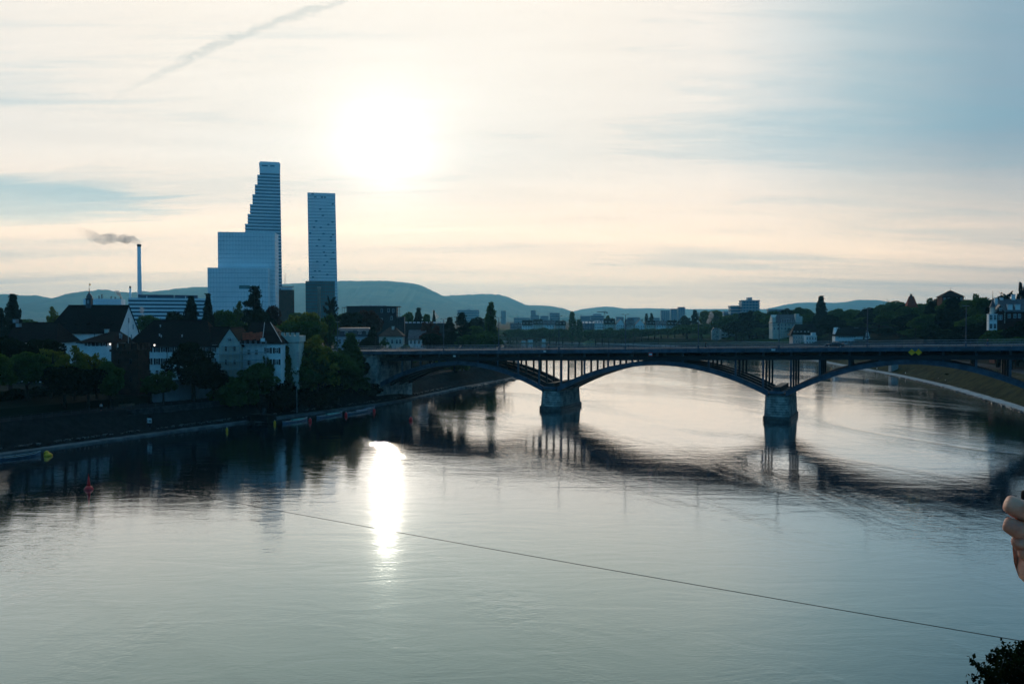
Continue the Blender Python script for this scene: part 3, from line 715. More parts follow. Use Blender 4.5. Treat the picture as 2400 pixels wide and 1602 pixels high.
for i in range(6): slope_panel('red_tile_patch', MT['roof_red'], 568 + i * 8, 575.6 + i * 8, .05 + .04 * (i % 2), .42 + .03 * (i % 3))
MB().tube([(x1 - 4.6, 6.5, zr + .25), (x1 + .3, -.3, ze)], .09, 5).build('hip_flashing', MT['zinc'], rf)
MB().tube([(at(614, HD + 4) - at(612, HD), 6.4, zr + .2), (at(614, HD) - at(612, HD), .6, ze + .9)], .09, 5).build('valley_flashing', MT['zinc'], rf)
box('notice_board', MT['white'], t, at(612, HD) - at(612, HD), at(622, HD) - at(612, HD), -.6, -.5, ze + .1, ze + 1.0)
for px, py in ((628, 821), (648, 821), (648, 848), (628, 848), (583, 825), (600, 825), (583, 850)):
    window(t, at(px, HD) - at(612, HD), 0, Z(py, HD) - 7, .95, 1.4, px > 610)
s = thing('scaffold', 'grey tube scaffold in front of the house with red tiles', 'scaffold', (at(592, HD - 1.6), HD - 1.6, 7))
for i in range(6):
    x = (-1 + 2 * i / 5) * 3.4
    for y in (-.3, .7): MB().tube([(x, y, 0), (x, y, 13.4)], .045, 5).build('standard', MT['galv'], s)
for k in range(6):
    z = 2 + k * 2.1
    for y in (-.3, .7): MB().tube([(-3.4, y, z), (3.4, y, z)], .04, 5).build('ledger', MT['galv'], s)
    MB().box(-3.4, 3.4, -.25, .65, z - .1, z - .05).build('platform', MT['wood'], s)

# small battlemented tower house
BD = 232
t = thing('battlement_house', 'cream square tower house with battlements right of the red-tiled roof', 'house', (at(675, BD), BD, 7))
hw = 2.85; zt = Z(778, BD) - 7
walls(t, -hw, hw, 0, 6, 0, zt - 2.7, MT['plaster2'])
box('parapet', MT['plaster2'], t, -hw - .35, hw + .35, -.35, 6.35, zt - 2.698, zt - 1.0)
for i in range(5): box('merlon', MT['plaster2'], t, -hw - .3 + i * 1.32, -hw + .55 + i * 1.32, -.33, .3, zt - .998, zt - .05)
for i in range(5): box('coping', MT['roof'], t, -hw - .4 + i * 1.32, -hw + .65 + i * 1.32, -.42, .4, zt - .048, zt + .15)
for sx in (-1, 1):
    for k in range(7): box('quoin', MT['rose'], t, sx * (hw - .28) - .3, sx * (hw - .28) + .3, -.04, .2, 5 + k * .75, 5 + k * .75 + .62)
window(t, 0, 0, Z(819, BD) - 7, .9, 1.6); window(t, 0, 0, Z(846, BD) - 7, .9, 1.6)

# church with ridge turret
t = thing('convent_church', 'white convent church with steep dark roof and small ridge turret', 'church', (-117, 260.5, 7))
ze = Z(776, 254.5) - 7; zr = Z(716, 260.5) - 7
walls(t, -20, 0, -6.5, 6.5, 0, ze, MT['plaster'], 'x1', zr - .1)
rf = roof(t, -21.5, 0, -6.5, 6.5, ze, zr, MT['roof'], 'x', 3.2, 0, .5)
MB().loft([[(-20, -6.4, 0), (-20, 6.4, 0), (-23.4, 3, 0), (-23.4, -3, 0)], [(-20, -6.4, ze - .1), (-20, 6.4, ze - .1), (-23.4, 3, ze - .1), (-23.4, -3, ze - .1)]]).build('apse', MT['plaster'], t)
tx = at(210, 260.5) + 117
tu = MB().box(tx - .75, tx + .75, -.75, .75, zr - 1.0, zr + 2.0).build('turret', MT['slate'], t)
MB().box(tx - .3, tx + .3, -.78, -.751, zr + .6, zr + 1.7).build('louvre', MT['zinc'], tu)
MB().lathe([(1.25, 0), (1.2, .12), (.85, .3), (.88, .75), (.62, 1.3), (.25, 1.75), (.13, 2.1), (.07, 3.0), (.16, 3.12), (.04, 3.3), (.03, 5.0)], 10, (tx, 0, zr + 2.0)).build('onion_dome', MT['slate'], tu, smooth=True)
MB().box(tx - .04, tx + .5, -.02, .02, zr + 6.2, zr + 6.6).build('weather_vane', MT['yellow'], tu)
for px in (154, 168):
    bx_ = at(px, 253.5) + 117
    MB().prism([(-6.5, 0), (-9.3, 0), (-9.3, 9), (-6.5, 13.2)], 'x', bx_ - .35, bx_ + .35).build('buttress', MT['grey'], t)
for px in (164, 221): MB().tube([(at(px, 253.9) + 117, -6.62, 0), (at(px, 253.9) + 117, -6.62, ze - .3)], .08, 6).build('drainpipe', MT['dark'], t)
for i in range(5): 
    f = .22; MB().prism([(-6.5 + f * 6.5 - .05, ze + f * (zr - ze) - .2), (-6.5 + f * 6.5 - .05, ze + f * (zr - ze) + .75), (-6.5 + f * 6.5 + .9, ze + f * (zr - ze) + .9)], 'x', -17.5 + i * 3.6, -16.8 + i * 3.6).build('dormer', MT['roof'], rf)
window(t, 0, 0, zr - 4.5, .8, 1.6, face='+x')
# low dark-roofed range left of the church
t = thing('low_range', 'low convent range with broad dark roof and white gable end at left edge', 'building', (at(75, 238), 238, 7))
x0, x1 = at(12, 238) - at(75, 238), at(128, 238) - at(75, 238); ze = Z(797, 238) - 7; zr = Z(757, 244) - 7
walls(t, x0, x1, 0, 12, 0, ze, MT['plaster'], 'x0', zr - .1)
rf = roof(t, x0, x1, 0, 12, ze, zr, MT['roof'], 'x', 0, 2.2, .8)
for px, py in ((43, 762), (36, 752)): 
    p = U(px, py, 241) - Vector((at(75, 238), 238, 7)); MB().box(p.x - .4, p.x + .4, p.y - .6, p.y + 1, p.z - .5, p.z + .5).build('dormer', MT['zinc'], rf)
for i in range(8): window(t, x0 + 1.5 + i * (x1 - x0 - 3) / 7, 0, ze - 1.6, .8, 1.5, True)
# small wing with hipped roof
t = thing('hipped_wing', 'small white wing with low hipped roof between church and corner tower', 'building', (at(215, 231), 231, 7))
x0, x1 = at(186, 231) - at(215, 231), at(268, 231) - at(215, 231); ze = Z(800, 231) - 7; zr = Z(777, 236) - 7
walls(t, x0, x1, 0, 11, 0, ze, MT['plaster'])
roof(t, x0, x1, 0, 11, ze, zr, MT['roof'], 'x', 6.0, 1.0, .7)
for px in (201, 214, 223, 232, 243): window(t, at(px, 231) - at(215, 231), 0, Z(805, 231) - 7, .85, 1.2, px > 205)
chimney(t, x0 + 5, 5, zr - 2.0, zr + .6, .9)
# garden wall along the promenade
gl = offset_line(zone(LBs, 200, 262), 1, 15.7)
gw = MB(); rg = []
for i, p in enumerate(gl):
    d = (gl[min(i + 1, len(gl) - 1)] - gl[max(i - 1, 0)]).normalized(); n = Vector((-d.y, d.x)) * .28
    rg.append([(p.x - n.x, p.y - n.y, 5.3), (p.x + n.x, p.y + n.y, 5.3), (p.x + n.x, p.y + n.y, 10.6), (p.x - n.x, p.y - n.y, 10.6)])
t = thing('garden_wall', 'tall pale rendered garden wall behind the promenade trees', 'wall', (gl[2].x, gl[2].y, 5.3))
off = Vector((gl[2].x, gl[2].y, 5.3))
for i in range(0, len(rg) - 1):
    MB().loft([[tuple(Vector(q) - off) for q in rg[i]], [tuple(Vector(q) - off) for q in rg[i + 1]]]).build('wall_panel', MT['grey'], t)
    a, b = gl[i], gl[i + 1]
    MB().beam((a.x - off.x, a.y - off.y, 5.41), (b.x - off.x, b.y - off.y, 5.41), .8, .16).build('coping', MT['roof'], t)
# wall lamps, lit
for px, py, Y, lab in ((258, 806, 230.4, 'lit white wall lamp under the eaves left of the corner tower'), (362, 808.5, 224.3, 'lit white wall lamp under the eaves right of the corner tower')):
    p = U(px, py, Y); l_ = thing('wall_lamp', lab, 'lamp', tuple(p), group='lit wall lamps')
    MB().lathe([(.05, -.24), (.2, -.12), (.24, 0), (.2, .14), (.05, .24)], 8).build('globe', emit('lamp_light', (1, .93, .82), 2.0) if 'lamp_light' not in bpy.data.materials else bpy.data.materials['lamp_light'], l_)
    MB().box(-.04, .04, 0, .5, .2, .3).build('bracket', MT['dark'], l_)
# ------------------------------------------------------------------ towers and works beyond the trees (about 0.8 to 1.1 km off)
def frame(px, D, z0, name, label, cat, turn=1.0, group=None):
    x = X(px, D); a = math.atan2(x, D)
    o = thing(name, label, cat, (x, D, z0), -a * turn, group)
    o['k'] = D / F * math.cos(a); return o
def band_storeys(o, n, zt, h, xl, xr, depth, white, dark, wf=.45, rec=.35, y0=0):
    """stack of storeys, each a pale slab band and a recessed glass band; xl(i), xr(i) give the edges of storey i from the top"""
    for i in range(n):
        a, b = zt - (i + 1) * h, zt - i * h
        MB().box(xl(i), xr(i), y0, y0 + depth, b - h * wf, b - .01).build('floor_band', white, o)
        MB().box(xl(i) + rec, xr(i) - rec, y0 + rec, y0 + depth - rec, a - .005, b - h * wf).build('window_band', dark, o)
# stepped tower
TD = 1040
o = frame(640, TD, 8, 'stepped_tower', 'tallest white office tower stepping back along its left side', 'tower'); k = o['k']
zt = Z(380, TD) - 8; h = 7.62 * TD / F
def left(i):
    st = [611] * 3 + [605.6] * 3 + [599.8] * 3 + [594] * 3 + [588.1] * 3 + [582.5] * 3 + [576.4] * 3 + [570.6] * 3 + [564.8] * 3 + [559] * 3
    return (st[min(i, len(st) - 1)] - 640) * k
right = lambda i: (659 + i * .085 - 640) * k
MB().box(left(0), right(0), 0, 24, zt - 2 * h, zt - h).build('top_storey', MT['tower_white'], o)
MB().box(left(0) - .4, right(0) + .3, -.3, 24.3, zt - h * .999, zt - h * .3).build('crown', MT['tower_white'], o)
MB().box(left(0) + .6, right(0) - .6, .5, 23.5, zt - h * 1.9, zt + .4).build('crown_core', MT['tower_band'], o)
for a, b in ((616, 630), (636, 646)): MB().box((a - 640) * k, (b - 640) * k, -.12, .1, zt - h * 1.35, zt - h * .8 - .6).build('window', MT['glass_t'], o)
o2 = zt - 2 * h
band_storeys(o, 50, o2 - h, h, lambda i: left(i + 2), lambda i: right(i + 2), 24, MT['tower_band'], MT['glass_t'], .46)
MB().box(left(2), right(2), 0, 24, o2 - h, o2 - .01).build('panel_storey', MT['tower_white'], o)
# blank white laboratory block in two steps
LD = 960
o = frame(575, LD, 8, 'laboratory_block', 'broad white windowless block in two steps before the stepped tower', 'building', .36); k = LD / F
def panel_face(o, x0, x1, y0, depth, z0, z1, nx, nz, mat):
    g = .22
    MB().box(x0 + .12, x1 - .12, y0 + .12, y0 + depth - .12, z0, z1 - .1).build('core', MT['glass_t'], o)
    hz = (z1 - z0) / nz; wx = (x1 - x0) / nx; nd = max(2, int(depth / wx)); wd = depth / nd
    for r in range(nz):
        mb = MB(); a, b = z0 + r * hz + g / 2, z0 + (r + 1) * hz - g / 2
        for i in range(nx): mb.box(x0 + i * wx + g / 2 * .7, x0 + (i + 1) * wx - g / 2 * .7, y0, y0 + .25, a, b)
        for i in range(nd):
            mb.box(x1 - .25, x1, y0 + i * wd + g / 2 + (.26 if i == 0 else 0), y0 + (i + 1) * wd - g / 2, a, b)
            mb.box(x0, x0 + .25, y0 + i * wd + g / 2 + (.26 if i == 0 else 0), y0 + (i + 1) * wd - g / 2, a, b)
        mb.build('panel_row', mat, o)
    box('roof_slab', mat, o, x0, x1, y0, y0 + depth, z1 - .05, z1 + .4)
panel_face(o, (510 - 575) * k, (641 - 575) * k, 8, 26, 0, Z(543, LD) - 8, 19, 24, MT['tower_white'])
panel_face(o, (493 - 575) * k, (630 - 575) * k, -6, 13.6, 0, Z(629, LD) - 8, 20, 14, MT['tower_white'])
MB().box((564 - 575) * k, (588 - 575) * k, -6.06, -5.7, Z(677, LD) - 8, Z(669, LD) - 8).build('window', MT['glass_teal'], o)
# slender tower
SD = 1090
o = frame(756, SD, 8, 'slender_tower', 'white high-rise tower with scattered dark windows, right of the stepped tower', 'tower'); k = o['k']
zt = Z(452, SD) - 8; h = 7.35 * SD / F; n = 52
for i in range(n):
    e = i * .085
    xl, xr = (722.5 + e * .9 - 756) * k, (787.5 + e * 1.55 - 756) * k
    b = zt - i * h
    MB().box(xl, xr, 0, 20, b - h + .42, b).build('storey_panel', MT['tower_white'], o)
    MB().box(xl + .35, xr - .35, .35, 19.6, b - h - .005, b - h + .42).build('joint_band', MT['glass_t'], o)
WN = [(1140, 440), (1200, 440), (1228, 440), (1185, 550), (1208, 607), (1147, 660), (1297, 665), (1257, 690), (1126, 716), (1188, 718), (1212, 775), (1282, 803), (1172, 831), (1280, 833), (1152, 888), (1215, 888), (1215, 945), (1300, 947), (1230, 975), (1285, 1005), (1153, 1032), (1243, 1032), (1217, 1062), (1133, 1118), (1174, 1118), (1245, 1150), (1114, 1175), (1115, 412), (1300, 500), (1310, 1005), (1090, 772), (1300, 780)]
wm_ = MB().box(-1.35, 1.35, -.12, .2, -.85, .85).mesh('window'); wm_.materials.append(MT['glass_t'])
for cx, cyv in WN: link('window', wm_, None, o, ((450 + cx / 3.92 - 756) * k, 0, Z(350 + cyv / 3.92, SD) - 8))
# teal glass block at its foot, with mullions
o = frame(751, 1030, 8, 'glass_office', 'teal glass office block at the foot of the slender white tower', 'building'); k = o['k']
xl, xr, zt = (717 - 751) * k, (785 - 751) * k, Z(659, 1030) - 8
MB().box(xl, xr, 0, 26, 0, zt).build('glass_body', MT['glass_teal'], o)
for i in range(13): MB().box(xl - .2, xr + .2, -.3, 26.3, zt - .7 - i * 4.1, zt - i * 4.1).build('floor_edge', MT['dark'], o)
for i in range(15): MB().box(xl + (xr - xl) * i / 14 - .16, xl + (xr - xl) * i / 14 + .16, -.25, -.001, 0, zt - .7).build('mullion', MT['dark'], o)
o = frame(748.5, 900, 8, 'brick_chimney', 'pale tapering chimney in front of the teal glass office', 'chimney'); k = o['k']
MB().lathe([(4.6 * k, 0), (3.9 * k, Z(676, 900) - 8), (4.5 * k, Z(675.5, 900) - 8), (4.5 * k, Z(672, 900) - 8)], 14).build('stack', M('pale_brick', (.36, .30, .26), .9, .15, .3), o, smooth=True)
MB().lathe([(3.4 * k, Z(672, 900) - 7.9), (3.4 * k, Z(671.2, 900) - 8)], 14).build('rim', MT['dark'], o)
# red brick tower block
o = frame(672, 880, 8, 'brick_block', 'dark red brick tower block with rooftop railing between the two towers', 'building'); k = o['k']
zt = Z(679, 880) - 8; xl, xr = (654 - 672) * k, (690 - 672) * k
MB().box(xl, xr, 0, 16, 0, zt).build('wall', MT['brick'], o)
for i in range(9): MB().box(xl + (i + .5) * (xr - xl) / 9 - .35, xl + (i + .5) * (xr - xl) / 9 + .35, -.14, .001, 0, zt - .6).build('pilaster', MT['brick'], o)
MB().box(xl + 2.2, xr - 2.2, 3, 13, zt, zt + 2.6).build('plant_room', MT['tower_white'], o)
MB().box(xl + .3, xr - .3, 1, 15, zt + 3.4, zt + 3.8).build('roof_frame', MT['galv'], o)
for i in range(6):
    x = xl + .5 + i * (xr - xl - 1) / 5
    for y in (1.1, 14.9): MB().box(x - .12, x + .12, y - .1, y + .1, zt, zt + 3.4).build('frame_post', MT['galv'], o)
m = MB(); mx, zb = (669 - 672) * k, zt + 3.8
for i in range(7):
    r = .9 * (1 - i / 8)
    for sx in (-1, 1): m.beam((mx + sx * r, 8, zb + i * 1.9), (mx + sx * .9 * (1 - (i + 1) / 8), 8, zb + (i + 1) * 1.9), .14, .14); m.beam((mx - sx * r, 8, zb + i * 1.9), (mx + sx * .9 * (1 - (i + 1) / 8), 8, zb + (i + 1) * 1.9), .08, .08)
m.build('lattice_mast', MT['rose'], o)
# striped office block and works on the left
o = frame(390, 760, 8, 'striped_office', 'long low office block striped white and dark left of the white block', 'building'); k = o['k']
zt = Z(698.5, 760) - 8; h = 8.65 * 760 / F
band_storeys(o, 8, zt, h, lambda i: (302 - 390) * k, lambda i: (486 - 390) * k, 18, MT['tower_band'], MT['navy'], .54, .25)
MB().box((325 - 390) * k, (408 - 390) * k, 2, 15, zt + .01, Z(690.5, 760) - 8).build('penthouse', MT['navy'], o)
MB().box((410 - 390) * k, (465 - 390) * k, 2, 15, zt + .01, Z(690.8, 760) - 8).build('penthouse', MT['navy'], o)
for px in (345, 436): MB().box((px - .8 - 390) * k, (px + .8 - 390) * k, 1, 1.9, zt, zt + 1.8).build('roof_vent', MT['tower_white'], o)
o = frame(250, 800, 8, 'works_hall', 'pale flat-roofed works hall with pipes behind the church roof', 'building', .55); k = o['k']
zt = Z(700, 800) - 8; xl, xr = (195 - 250) * k, (285 - 250) * k
for i in range(12): MB().box(xl + (xr - xl) * i / 12 + .04, xl + (xr - xl) * (i + 1) / 12 - .04, 0, .3, 0, zt).build('wall_panel', MT['tower_band'], o)
MB().box(xl, xr, .31, 20, 0, zt - .1).build('hall_body', MT['tower_band'], o)
for px, hh in ((212, 2.2), (229, 2.6), (236, 4), (258, 2), (268, 1.6), (281, 2.4)): MB().lathe([(.5, zt - .2), (.5, zt + hh), (.7, zt + hh), (.7, zt + hh + .3)], 8, ((px - 250) * k, 6, 0)).build('roof_vent', MT['dark'], o)
def stack(px, D, ytop, w0, w1, name, label, mat, cap=None):
    o = frame(px, D, 8, name, label, 'chimney'); k = o['k']; zt = Z(ytop, D) - 8
    MB().lathe([(w1 / 2 * k, 0), (w0 / 2 * k, zt)], 18).build('shaft', mat, o, smooth=True)
    MB().lathe([(w0 / 2 * k * 1.12, zt - (cap or 2.2)), (w0 / 2 * k * 1.12, zt + .3)], 18).build('top_ring', MT['dark'], o, smooth=True)
    for i in range(3): MB().lathe([(w0 / 2 * k * 1.16, zt * (.35 + .2 * i)), (w0 / 2 * k * 1.16, zt * (.35 + .2 * i) + .5)], 18).build('platform_ring', mat, o)
    return o
stack(328, 900, 573, 9.2, 11.2, 'works_chimney', 'tall slim pale chimney trailing dark smoke on the left skyline', MT['tower_band'])
stack(306, 820, 671, 4.2, 5.0, 'works_chimney', 'short chimney stub just left of the tall smoking chimney', MT['tower_band'], 1.6)

# ------------------------------------------------------------------ houses beyond the bridge on the left bank
o = frame(870, 430, 8, 'flat_roofed_building', 'black clad flat-roofed building with roof terraces above the copper beech', 'building', .5); k = o['k']
zt = Z(718.5, 430) - 8
MB().box((813 - 870) * k, (930 - 870) * k, 0, 16, 0, zt).build('wall', MT['blackclad'], o)
MB().box((811 - 870) * k, (938 - 870) * k, -.8, 17, zt + .002, zt + .3).build('roof_slab', MT['blackclad'], o)
MB().box((800 - 870) * k, (812.5 - 870) * k, 2, 12, zt - .5, zt - .25).build('canopy', MT['blackclad'], o)
for px in (801, 806, 811): MB().box((px - 870) * k - .08, (px - 870) * k + .08, 2, 2.2, 0, zt - .5).build('post', MT['dark'], o)
for px in (932, 937.5):
    MB().box((px - 870) * k - .1, (px - 870) * k + .1, -.7, -.5, 0, zt).build('post', MT['dark'], o)
MB().box((930 - 870) * k, (948 - 870) * k, 0, 10, 0, zt - 5).build('lower_wing', MT['blackclad'], o)
for i in range(4): MB().box((930.5 - 870) * k, (938 - 870) * k, -.72, -.6, zt - 1.2 - i * 1.4, zt - 1.1 - i * 1.4).build('balcony_rail', MT['galv'], o)
for px, py in ((911, 727), (918, 745), (895, 750), (895, 728), (922, 728), (880, 745)): window(o, (px - 870) * k, 0, Z(py, 430) - 8, 1.0, 1.9, style='plain')
for i in range(6): MB().box((842 + i * 11 - 870) * k, (850 + i * 11 - 870) * k, 3, 6, zt + .31, zt + .75).build('skylight', MT['zinc'], o)
# mansard villa
VD = 330
o = frame(828, VD, 8, 'mansard_villa', 'pale villa with slate mansard roof behind the left bridge end', 'house', .4); k = o['k']
zt = Z(788, VD) - 8; xl, xr = (784 - 828) * k, (872 - 828) * k
walls(o, xl, xr, 0, 11, 0, zt, M('pale_blue_plaster', (.45, .50, .55), .85, .08))
MB().loft([[(xl - .4, -.4, zt + .01), (xr + .4, -.4, zt + .01), (xr + .4, 11.4, zt + .01), (xl - .4, 11.4, zt + .01)], [(xl + .3, .5, Z(774, VD) - 8), (xr - .3, .5, Z(774, VD) - 8), (xr - .3, 10.5, Z(774, VD) - 8), (xl + .3, 10.5, Z(774, VD) - 8)], [(xl + 1.5, 2.4, Z(768, VD) - 8), (xr - 1.5, 2.4, Z(768, VD) - 8), (xr - 1.5, 8.6, Z(768, VD) - 8), (xl + 1.5, 8.6, Z(768, VD) - 8)]]).build('roof', MT['slate'], o)
for a, b in ((798, 825), (838, 850), (856, 868)):
    MB().box((a - 828) * k, (b - 828) * k, -.5, 2.2, Z(783, VD) - 8, Z(775.5, VD) - 8).build('dormer', M('dormer_slate', (.07, .08, .1), .6) if 'dormer_slate' not in bpy.data.materials else bpy.data.materials['dormer_slate'], o)
    MB().box((a - 1 - 828) * k, (b + 1 - 828) * k, -.7, 2.4, Z(775.5, VD) - 7.99, Z(774.2, VD) - 8).build('dormer_roof', MT['zinc'], o)
    window(o, ((a + b) / 2 - 828) * k, -.5, Z(779.5, VD) - 8, 1.1, 1.0)
for px in (796, 807, 818, 829, 841, 852, 863): window(o, (px - 828) * k, 0, Z(800, VD) - 8, .95, 2.0)
o = frame(916, 345, 8, 'hip_roofed_house', 'cream hip-roofed house with tall chimney above the bridge railing', 'house', .3); k = o['k']
zt = Z(786, 345) - 8; xl, xr = (888 - 916) * k, (943 - 916) * k
walls(o, xl, xr, 0, 10, 0, zt, MT['plaster2']); roof(o, xl, xr, 0, 10, zt, Z(768, 345) - 8, MT['roof_new'], 'x', 3.5, 3.2, .5)
chimney(o, (919 - 916) * k, 4, Z(777, 345) - 8, Z(765, 345) - 8, 1.0)
for px in (897, 908, 919, 930, 938): window(o, (px - 916) * k, 0, Z(800, 345) - 8, .9, 1.8)
o = frame(978, 370, 8, 'gabled_house', 'white gabled house with grey roof left of the copper tree', 'house', .3); k = o['k']
zt = Z(793, 370) - 8; xl, xr = (957 - 978) * k, (1000 - 978) * k
walls(o, xl, xr, 0, 9, 0, zt, MT['plaster'], 'x', Z(774, 370) - 8.1); roof(o, xl, xr, 0, 9, zt, Z(774, 370) - 8, MT['slate'], 'x')
for px in (963, 972, 982, 993): window(o, (px - 978) * k, 0, Z(801, 370) - 8, .9, 1.6)
o = frame(963, 470, 8, 'glass_hall', 'low dark hall with a row of bright rooflights behind the gabled house', 'building', .3); k = o['k']
zt = Z(757, 470) - 8; MB().box((895 - 963) * k, (1048 - 963) * k, 0, 14, 0, zt).build('wall', MT['blackclad'], o)
for i in range(15): MB().prism([(1.0, zt + .002), (3.6, zt + .002), (3.0, zt + .75), (1.6, zt + .75)], 'x', (900 + i * 9.6 - 963) * k, (906 + i * 9.6 - 963) * k).build('rooflight', MT['zinc'], o)

# ------------------------------------------------------------------ far bank terraces, about 1 km off
rnd = random.Random(12)
FH = [(1196, 1222, 757, 768, 'slate', 'grey'), (1224, 1248, 751, 762, 'roof', 'plaster'), (1250, 1272, 749, 760, 'roof', 'plaster2'), (1274, 1300, 751, 761, 'slate', 'plaster'), (1302, 1326, 752, 762, 'roof', 'rose'),
      (1366, 1392, 753, 757, 'zinc', 'boatblue'), (1394, 1414, 752, 757, 'zinc', 'plaster'), (1416, 1442, 747, 759, 'roof', 'plaster2'), (1444, 1464, 749, 760, 'roof', 'plaster'), (1466, 1486, 748, 760, 'slate', 'rose'),
      (1488, 1512, 750, 761, 'roof', 'plaster'), (1514, 1536, 751, 761, 'roof', 'plaster2'), (1538, 1562, 752, 761, 'slate', 'plaster'), (1564, 1588, 751, 762, 'roof', 'grey'), (1590, 1612, 753, 763, 'roof', 'plaster')]
WL = ['grey', 'white', 'cream', 'white', 'rose', 'blue-grey', 'white', 'cream', 'white', 'rose', 'white', 'cream', 'white', 'grey', 'white']
for i, (a, b, yr, ye, rm, wmat) in enumerate(FH):
    D = 1035 - (a - 1196) * .22
    o = frame((a + b) / 2, D, 13.4, 'terraced_house', ['first', 'second', 'third', 'fourth', 'fifth', 'sixth', 'seventh', 'eighth', 'ninth', 'tenth', 'eleventh', 'twelfth', 'thirteenth', 'fourteenth', 'fifteenth'][i] + f' house from the left in the far riverside terrace, {WL[i]} walls', 'house', .5, 'terraced houses on the far bank')
    k = o['k']; hw = (b - a) / 2 * k - .05; ze, zr = Z(ye, D) - 13.4, Z(yr, D) - 13.4
    if i in (8, 10):
        walls(o, -hw, hw, 0, 12, 0, ze, MT[wmat], 'y', zr + 1.0); roof(o, -hw, hw, 0, 12, ze, zr + 1.1, MT[rm], 'y', 0, 0, .3)
    else:
        walls(o, -hw, hw, 0, 12, 0, ze, MT[wmat], 'x', zr - .1); roof(o, -hw, hw, 0, 12, ze, zr, MT[rm], 'x', 0, 0, .3)
        for q in range(3):
            x = -hw + (q + .5) * 2 * hw / 3
            MB().box(x - .8, x + .8, 1.0, 4.0, ze + (zr - ze) * .3, ze + (zr - ze) * .3 + 1.5).build('dormer', MT['zinc'], o)
    chimney(o, hw * .5, 6, zr - 1, zr + 1.3, 1.0, 'brick')
    for q in range(4):
        for zz in (ze - 1.7, ze - 4.8): window(o, -hw + (q + .5) * hw / 2, 0, zz, 1.1, 1.7, style='plain')
# high-rises and slabs in the haze
def slab(px0, px1, ytop, D, label, mat='farwall', storeys=8, name='apartment_block', z0=13.4, depth=14, core=None, turn=.6, wmat='glass_t', bays=0):
    o = frame((px0 + px1) / 2, D, z0, name, label, 'building', turn); k = o['k']; hw = (px1 - px0) / 2 * k; zt = Z(ytop, D) - z0; h = zt / storeys
    for i in range(storeys):
        MB().box(-hw, hw, 0, depth, zt - i * h - h * .5, zt - i * h - .01).build('floor_band', MT[mat], o)
        MB().box(-hw + .4, hw - .4, .4, depth - .4, zt - (i + 1) * h - .005, zt - i * h - h * .5).build('window_band', MT[wmat], o)
    for i in range(bays):
        x = -hw + 2 * hw * (i + .5) / bays; MB().box(x - .5, x + .5, .1, .6, 0, zt - .2).build('pier_strip', MT[mat], o)
    if core: MB().box(-hw * core, hw * core, 3, depth - 3, zt, zt + 2.5).build('roof_house', MT[mat], o)
    return o
slab(1549, 1570, 727, 1500, 'hazy grey high-rise, left of the far group of three', storeys=16, depth=18, bays=5)
slab(1572, 1588, 723, 1500, 'hazy grey high-rise, middle of the far group of three', storeys=17, depth=18, bays=4)
slab(1589, 1606, 719, 1500, 'hazy grey high-rise, tallest and rightmost of the far group of three', storeys=18, depth=18, bays=4)
slab(1072, 1123, 726, 2000, 'hazy long apartment slab above the dark pines left of the poplar', storeys=9, core=.15)
slab(1174, 1186, 728, 2300, 'very faint hazy tower on the hill foot right of the tall poplar', storeys=14)
slab(1244, 1256, 727, 1650, 'hazy tower block rising from a lower slab over the far terrace', storeys=13)
slab(1243, 1264, 738, 1600, 'hazy lower slab at the foot of the far tower block', storeys=8)
slab(1266, 1286, 740, 1700, 'faint flat slab right of the hazy tower block', storeys=6)
slab(1288, 1312, 733, 1700, 'faint banded office slab left of the dark far poplars', storeys=8)
slab(1204, 1242, 744, 1800, 'faint low slab left of the hazy tower block', storeys=5)
slab(1360, 1384, 740, 1250, 'flat-roofed block with dark roof terrace right of the far poplars', storeys=6, depth=12)
slab(1384, 1416, 739, 1280, 'white flat-roofed block with set-back roof under the crane', storeys=6, depth=12, core=.6)
slab(1444, 1462, 742, 1450, 'small hazy flat block right of the crane', storeys=5)
slab(1470, 1500, 743, 1500, 'long hazy flat block behind the gabled terrace houses', storeys=5)
slab(1512, 1546, 744, 1480, 'low hazy block left of the far group of high-rises', storeys=5)
slab(1737, 1781, 703, 800, 'grid-fronted apartment high-rise standing on the right hilltop', 'farwall', 12, 'apartment_block', 12.5, 16, .22, .4, 'glass_t', 6)
slab(1712, 1736, 716, 810, 'lower banded apartment block joined left of the hilltop high-rise', 'farwall', 9, 'apartment_block', 12.5, 16, None, .4)
slab(1696, 1709, 729, 860, 'pale square block with narrow slits above the round trees', 'farwall', 5, 'apartment_block', 13.4, 10, None, .4)
slab(1800, 1836, 724, 900, 'long flat roof among trees on the right hilltop', 'grey', 6, 'flat_house', 13.3, 10, None, .4)
slab(1210, 1262, 757, 1090, 'low pale hall with a bright roof edge behind the far terrace', 'tower_white', 3, 'works_hall', 13.4, 20, None, .4)
# tower crane
o = frame(1417, 1260, 13.4, 'tower_crane', 'distant tower crane above the far terrace roofs', 'crane'); k = o['k']
zt = Z(731, 1260) - 13.4
for sx in (-.8, .8):
    for sy in (-.8, .8): MB().box(sx - .15, sx + .15, sy - .15, sy + .15, 0, zt + 3).build('mast_leg', MT['steel'], o)
m = MB()
for i in range(12): m.beam((-.8 if i % 2 else .8, -.8, zt * i / 12), (.8 if i % 2 else -.8, -.8, zt * (i + 1) / 12), .15, .15)
m.build('mast_lattice', MT['steel'], o)
MB().beam((-11, 0, zt), (4, 0, zt), .9, .9).build('jib', MT['steel'], o)
MB().box(2.6, 4.4, -.7, .7, zt - 2.2, zt - .5).build('counterweight', MT['dark'], o)
MB().box(-1, .2, -1.5, -.85, zt - 2.2, zt - .4).build('cab', MT['dark'], o)

